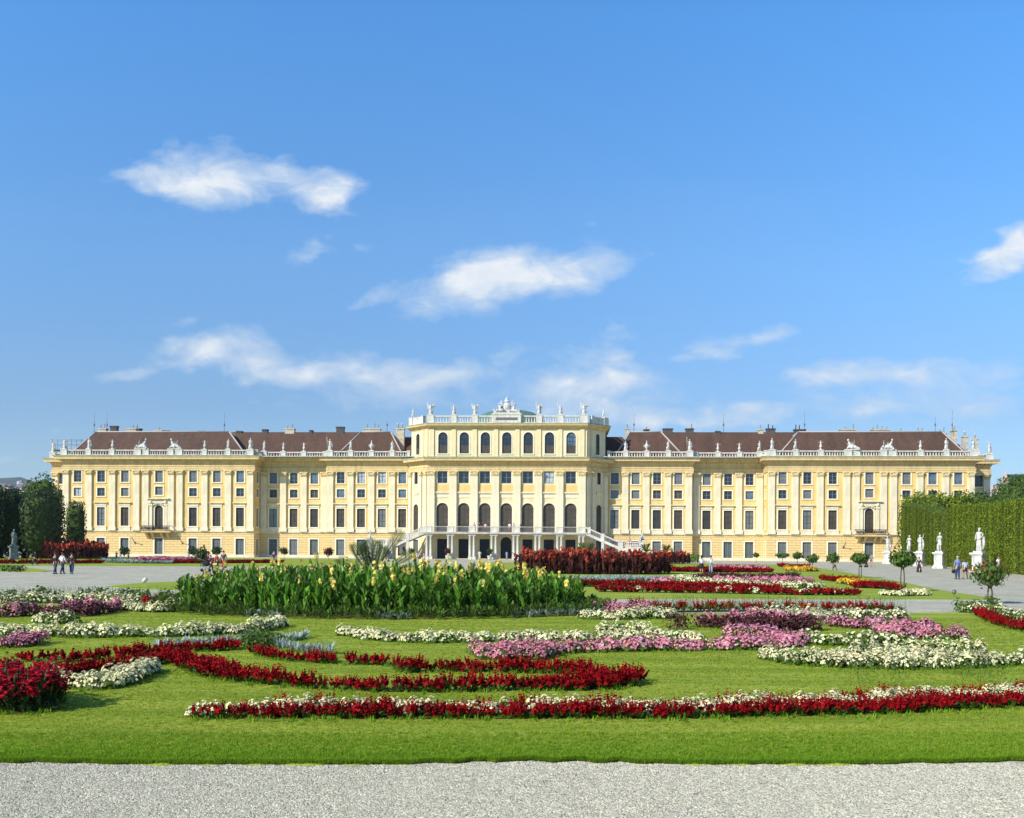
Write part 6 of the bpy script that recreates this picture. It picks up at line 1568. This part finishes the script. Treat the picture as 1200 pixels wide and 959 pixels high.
# ================================================================== LIGHT, SKY, CAMERA
SUN_EL=R(34); AZ=R(45)+TH   # sun behind the camera, to the left
sd=Vector((-math.sin(AZ)*math.cos(SUN_EL),-math.cos(AZ)*math.cos(SUN_EL),math.sin(SUN_EL)))
l=bpy.data.lights.new('sun','SUN'); l.energy=4.5; l.angle=R(.53); l.color=(1,.955,.87); lo=bpy.data.objects.new('sun',l); link(lo); lo.rotation_euler=sd.to_track_quat('Z','Y').to_euler(); lo.location=(-60,-60,80)
w=bpy.data.worlds.new('World'); sc.world=w; w.use_nodes=True; N=w.node_tree.nodes; L=w.node_tree.links; N.clear()
out=N.new('ShaderNodeOutputWorld'); bg=N.new('ShaderNodeBackground'); L.new(bg.outputs[0],out.inputs[0]); bg.inputs['Strength'].default_value=.13
sky=N.new('ShaderNodeTexSky'); sky.sky_type='NISHITA'; sky.sun_disc=False; sky.sun_elevation=SUN_EL; sky.sun_rotation=math.atan2(sd.x,sd.y); sky.altitude=200; sky.air_density=1.0; sky.dust_density=.35; sky.ozone_density=3.2
tc=N.new('ShaderNodeTexCoord'); sp=N.new('ShaderNodeSeparateXYZ'); L.new(tc.outputs['Generated'],sp.inputs[0])
def MA(op,a,b=None,c=None,clamp=False):
    n=N.new('ShaderNodeMath'); n.operation=op; n.use_clamp=clamp
    for i,v in enumerate((a,b,c)):
        if v is None: continue
        if isinstance(v,(int,float)): n.inputs[i].default_value=v
        else: L.new(v,n.inputs[i])
    return n.outputs[0]
yy=MA('MAXIMUM',sp.outputs['Y'],.02); ax=MA('DIVIDE',sp.outputs['X'],yy); az=MA('DIVIDE',sp.outputs['Z'],yy)
cb=N.new('ShaderNodeCombineXYZ'); L.new(ax,cb.inputs[0]); L.new(az,cb.inputs[1]); uv=cb.outputs[0]
def noise(scale,detail,rough,st=(1,1,1),off=(0,0,0),dist=0):
    mp=N.new('ShaderNodeMapping'); mp.inputs['Scale'].default_value=st; mp.inputs['Location'].default_value=off; L.new(uv,mp.inputs[0])
    n=N.new('ShaderNodeTexNoise'); n.inputs['Scale'].default_value=scale; n.inputs['Detail'].default_value=detail; n.inputs['Roughness'].default_value=rough; n.inputs['Distortion'].default_value=dist; L.new(mp.outputs[0],n.inputs['Vector']); return n
# warp the coordinates so that the cloud outlines break up
nw=noise(9,6,.62,(1,1.7,1)); vm=N.new('ShaderNodeVectorMath'); vm.operation='SUBTRACT'; L.new(nw.outputs['Color'],vm.inputs[0]); vm.inputs[1].default_value=(.5,.5,.5)
v2=N.new('ShaderNodeVectorMath'); v2.operation='MULTIPLY'; L.new(vm.outputs[0],v2.inputs[0]); v2.inputs[1].default_value=(.10,.06,0); v3=N.new('ShaderNodeVectorMath'); v3.operation='ADD'; L.new(uv,v3.inputs[0]); L.new(v2.outputs[0],v3.inputs[1]); wuv=v3.outputs[0]
CL=[(250,212,80,36,0,1.1),(320,208,70,20,4,.75),(385,226,42,26,20,1.0),(185,214,55,14,0,.7),(360,292,30,12,22,.5),(425,285,30,7,10,.28),
    (600,325,128,36,9,1.0),(548,335,80,26,14,.6),(690,312,45,18,5,.45),(430,349,24,8,25,.4),
    (255,408,72,24,8,.85),(215,420,40,18,0,.4),(145,441,36,11,0,.6),(440,437,120,24,-2,.7),(300,430,90,18,0,.6),(560,420,60,16,10,.45),(500,432,70,16,0,.45),(350,425,60,16,4,.4),
    (712,440,62,24,8,.95),(660,455,50,14,5,.5),(718,391,34,12,5,.55),(700,412,50,12,0,.45),
    (880,388,50,12,14,.55),(828,417,34,12,8,.55),(970,437,90,17,2,.7),(1090,440,110,20,0,.55),(1120,472,160,26,0,.5),(700,478,150,18,0,.6),(420,470,120,12,0,.35),(880,487,130,14,0,.6),(960,470,30,8,4,.4),
    (1172,305,46,16,8,1.0),(1195,285,34,22,20,1.0),(765,492,22,9,0,.6),(818,491,20,9,0,.5),(910,490,22,7,5,.35),(1020,485,30,8,8,.35),(62,508,16,6,0,.4),(10,535,40,10,0,.3),(600,455,200,30,0,.25),(228,376,26,7,10,.3),(1140,325,30,8,0,.3)]
acc=None
for (cx,cy,rx,ry,an,wt) in CL:
    xd,yd=derot(cx,cy); mp=N.new('ShaderNodeMapping'); mp.vector_type='TEXTURE'; mp.inputs['Location'].default_value=(xd/F,-yd/F,0); mp.inputs['Rotation'].default_value=(0,0,R(an)); mp.inputs['Scale'].default_value=(rx*1.55/F,ry*1.6/F,1)
    L.new(wuv,mp.inputs[0]); ln=N.new('ShaderNodeVectorMath'); ln.operation='LENGTH'; L.new(mp.outputs[0],ln.inputs[0])
    mr=N.new('ShaderNodeMapRange'); mr.interpolation_type='SMOOTHSTEP'; mr.inputs['From Min'].default_value=1.0; mr.inputs['From Max'].default_value=.1; mr.inputs['To Min'].default_value=0; mr.inputs['To Max'].default_value=wt; L.new(ln.outputs['Value'],mr.inputs['Value'])
    acc=mr.outputs[0] if acc is None else MA('ADD',acc,MA('MULTIPLY',mr.outputs[0],MA('SUBTRACT',1.15,acc)))
nf=noise(17,9,.60,(1,1.9,1),(3,1,0),.5).outputs['Fac']
den=MA('MULTIPLY',MA('SUBTRACT',acc,MA('MULTIPLY_ADD',nf,-1.7,1.08,clamp=True)),1.02,clamp=True); den=MA('MULTIPLY',den,MA('GREATER_THAN',sp.outputs['Y'],.03)); 
veil=MA('MULTIPLY',noise(3,7,.6,(1,3.5,1),(7,2,0)).outputs['Fac'],.10); 
den=MA('MAXIMUM',den,MA('MULTIPLY',MA('SUBTRACT',veil,.035,clamp=True),MA('LESS_THAN',az,.4)))
tr=N.new('ShaderNodeValToRGB'); te=tr.color_ramp.elements
te[0].position=.05; te[0].color=(.31,.36,.40,1); te[1].position=1; te[1].color=(.24,.38,.52,1)
for ps_,c_ in ((.15,(.29,.35,.405)),(.32,(.325,.49,.585)),(.58,(.29,.60,.785))): x=te.new(ps_); x.color=(*c_,1)
L.new(az,tr.inputs[0]); tm=N.new('ShaderNodeVectorMath'); tm.operation='MULTIPLY'; L.new(sky.outputs[0],tm.inputs[0]); L.new(tr.outputs[0],tm.inputs[1]); t2=N.new('ShaderNodeVectorMath'); t2.operation='SCALE'; t2.inputs['Scale'].default_value=2.0; L.new(tm.outputs[0],t2.inputs[0]); skt=t2.outputs[0]
den=MA('MULTIPLY',den,.88)
cr=N.new('ShaderNodeValToRGB'); e=cr.color_ramp.elements; e[0].position=0; e[0].color=(6.0,7.4,8.9,1); e[1].position=1; e[1].color=(9.6,9.7,9.6,1); x=e.new(.45); x.color=(7.0,7.9,8.8,1)
for q in e: q.color=tuple(c/10 for c in q.color[:3])+(1,)
shade=MA('ADD',den,MA('MULTIPLY_ADD',noise(22,7,.6,(1,1.6,1),(1,5,0)).outputs['Fac'],1.5,-.80),clamp=True); L.new(shade,cr.inputs[0])
cs=N.new('ShaderNodeVectorMath'); cs.operation='SCALE'; L.new(cr.outputs[0],cs.inputs[0]); cs.inputs['Scale'].default_value=6.3
mx=N.new('ShaderNodeMix'); mx.data_type='RGBA'; L.new(den,mx.inputs['Factor']); L.new(skt,mx.inputs['A']); L.new(cs.outputs[0],mx.inputs['B']); L.new(mx.outputs['Result'],bg.inputs['Color'])

cam=bpy.data.cameras.new('camera'); co=bpy.data.objects.new('camera',cam); link(co); sc.camera=co
cam.sensor_width=36; cam.lens=36*F/1200; cam.shift_y=(PY-479.5)/1200; cam.clip_start=.1; cam.clip_end=20000
co.matrix_world=Matrix.Translation((0,0,CAMH))@Matrix.Rotation(R(90),4,'X')@Matrix.Rotation(ROLL,4,'Z')
sc.view_settings.view_transform='Standard'; sc.view_settings.look='None'; sc.view_settings.gamma=1; sc.view_settings.exposure=EXPO
sc.render.engine='CYCLES'; sc.cycles.use_denoising=True; sc.cycles.max_bounces=5; sc.cycles.diffuse_bounces=3; sc.cycles.transparent_max_bounces=8

hb=MB(); hb.box(-3450,3450,-160,5450,-2.6,430)
hm=bpy.data.materials.new('air'); hm.use_nodes=True; n_=hm.node_tree.nodes; l_=hm.node_tree.links; n_.clear(); ho=n_.new('ShaderNodeOutputMaterial'); hv_=n_.new('ShaderNodeVolumePrincipled'); hv_.inputs['Density'].default_value=HAZE; hv_.inputs['Color'].default_value=(.80,.88,1,1); hv_.inputs['Anisotropy'].default_value=.2; l_.new(hv_.outputs[0],ho.inputs['Volume'])
if HAZE>0:
    o=hb.build('haze',hm); o['kind']='stuff'; sc.cycles.volume_bounces=0
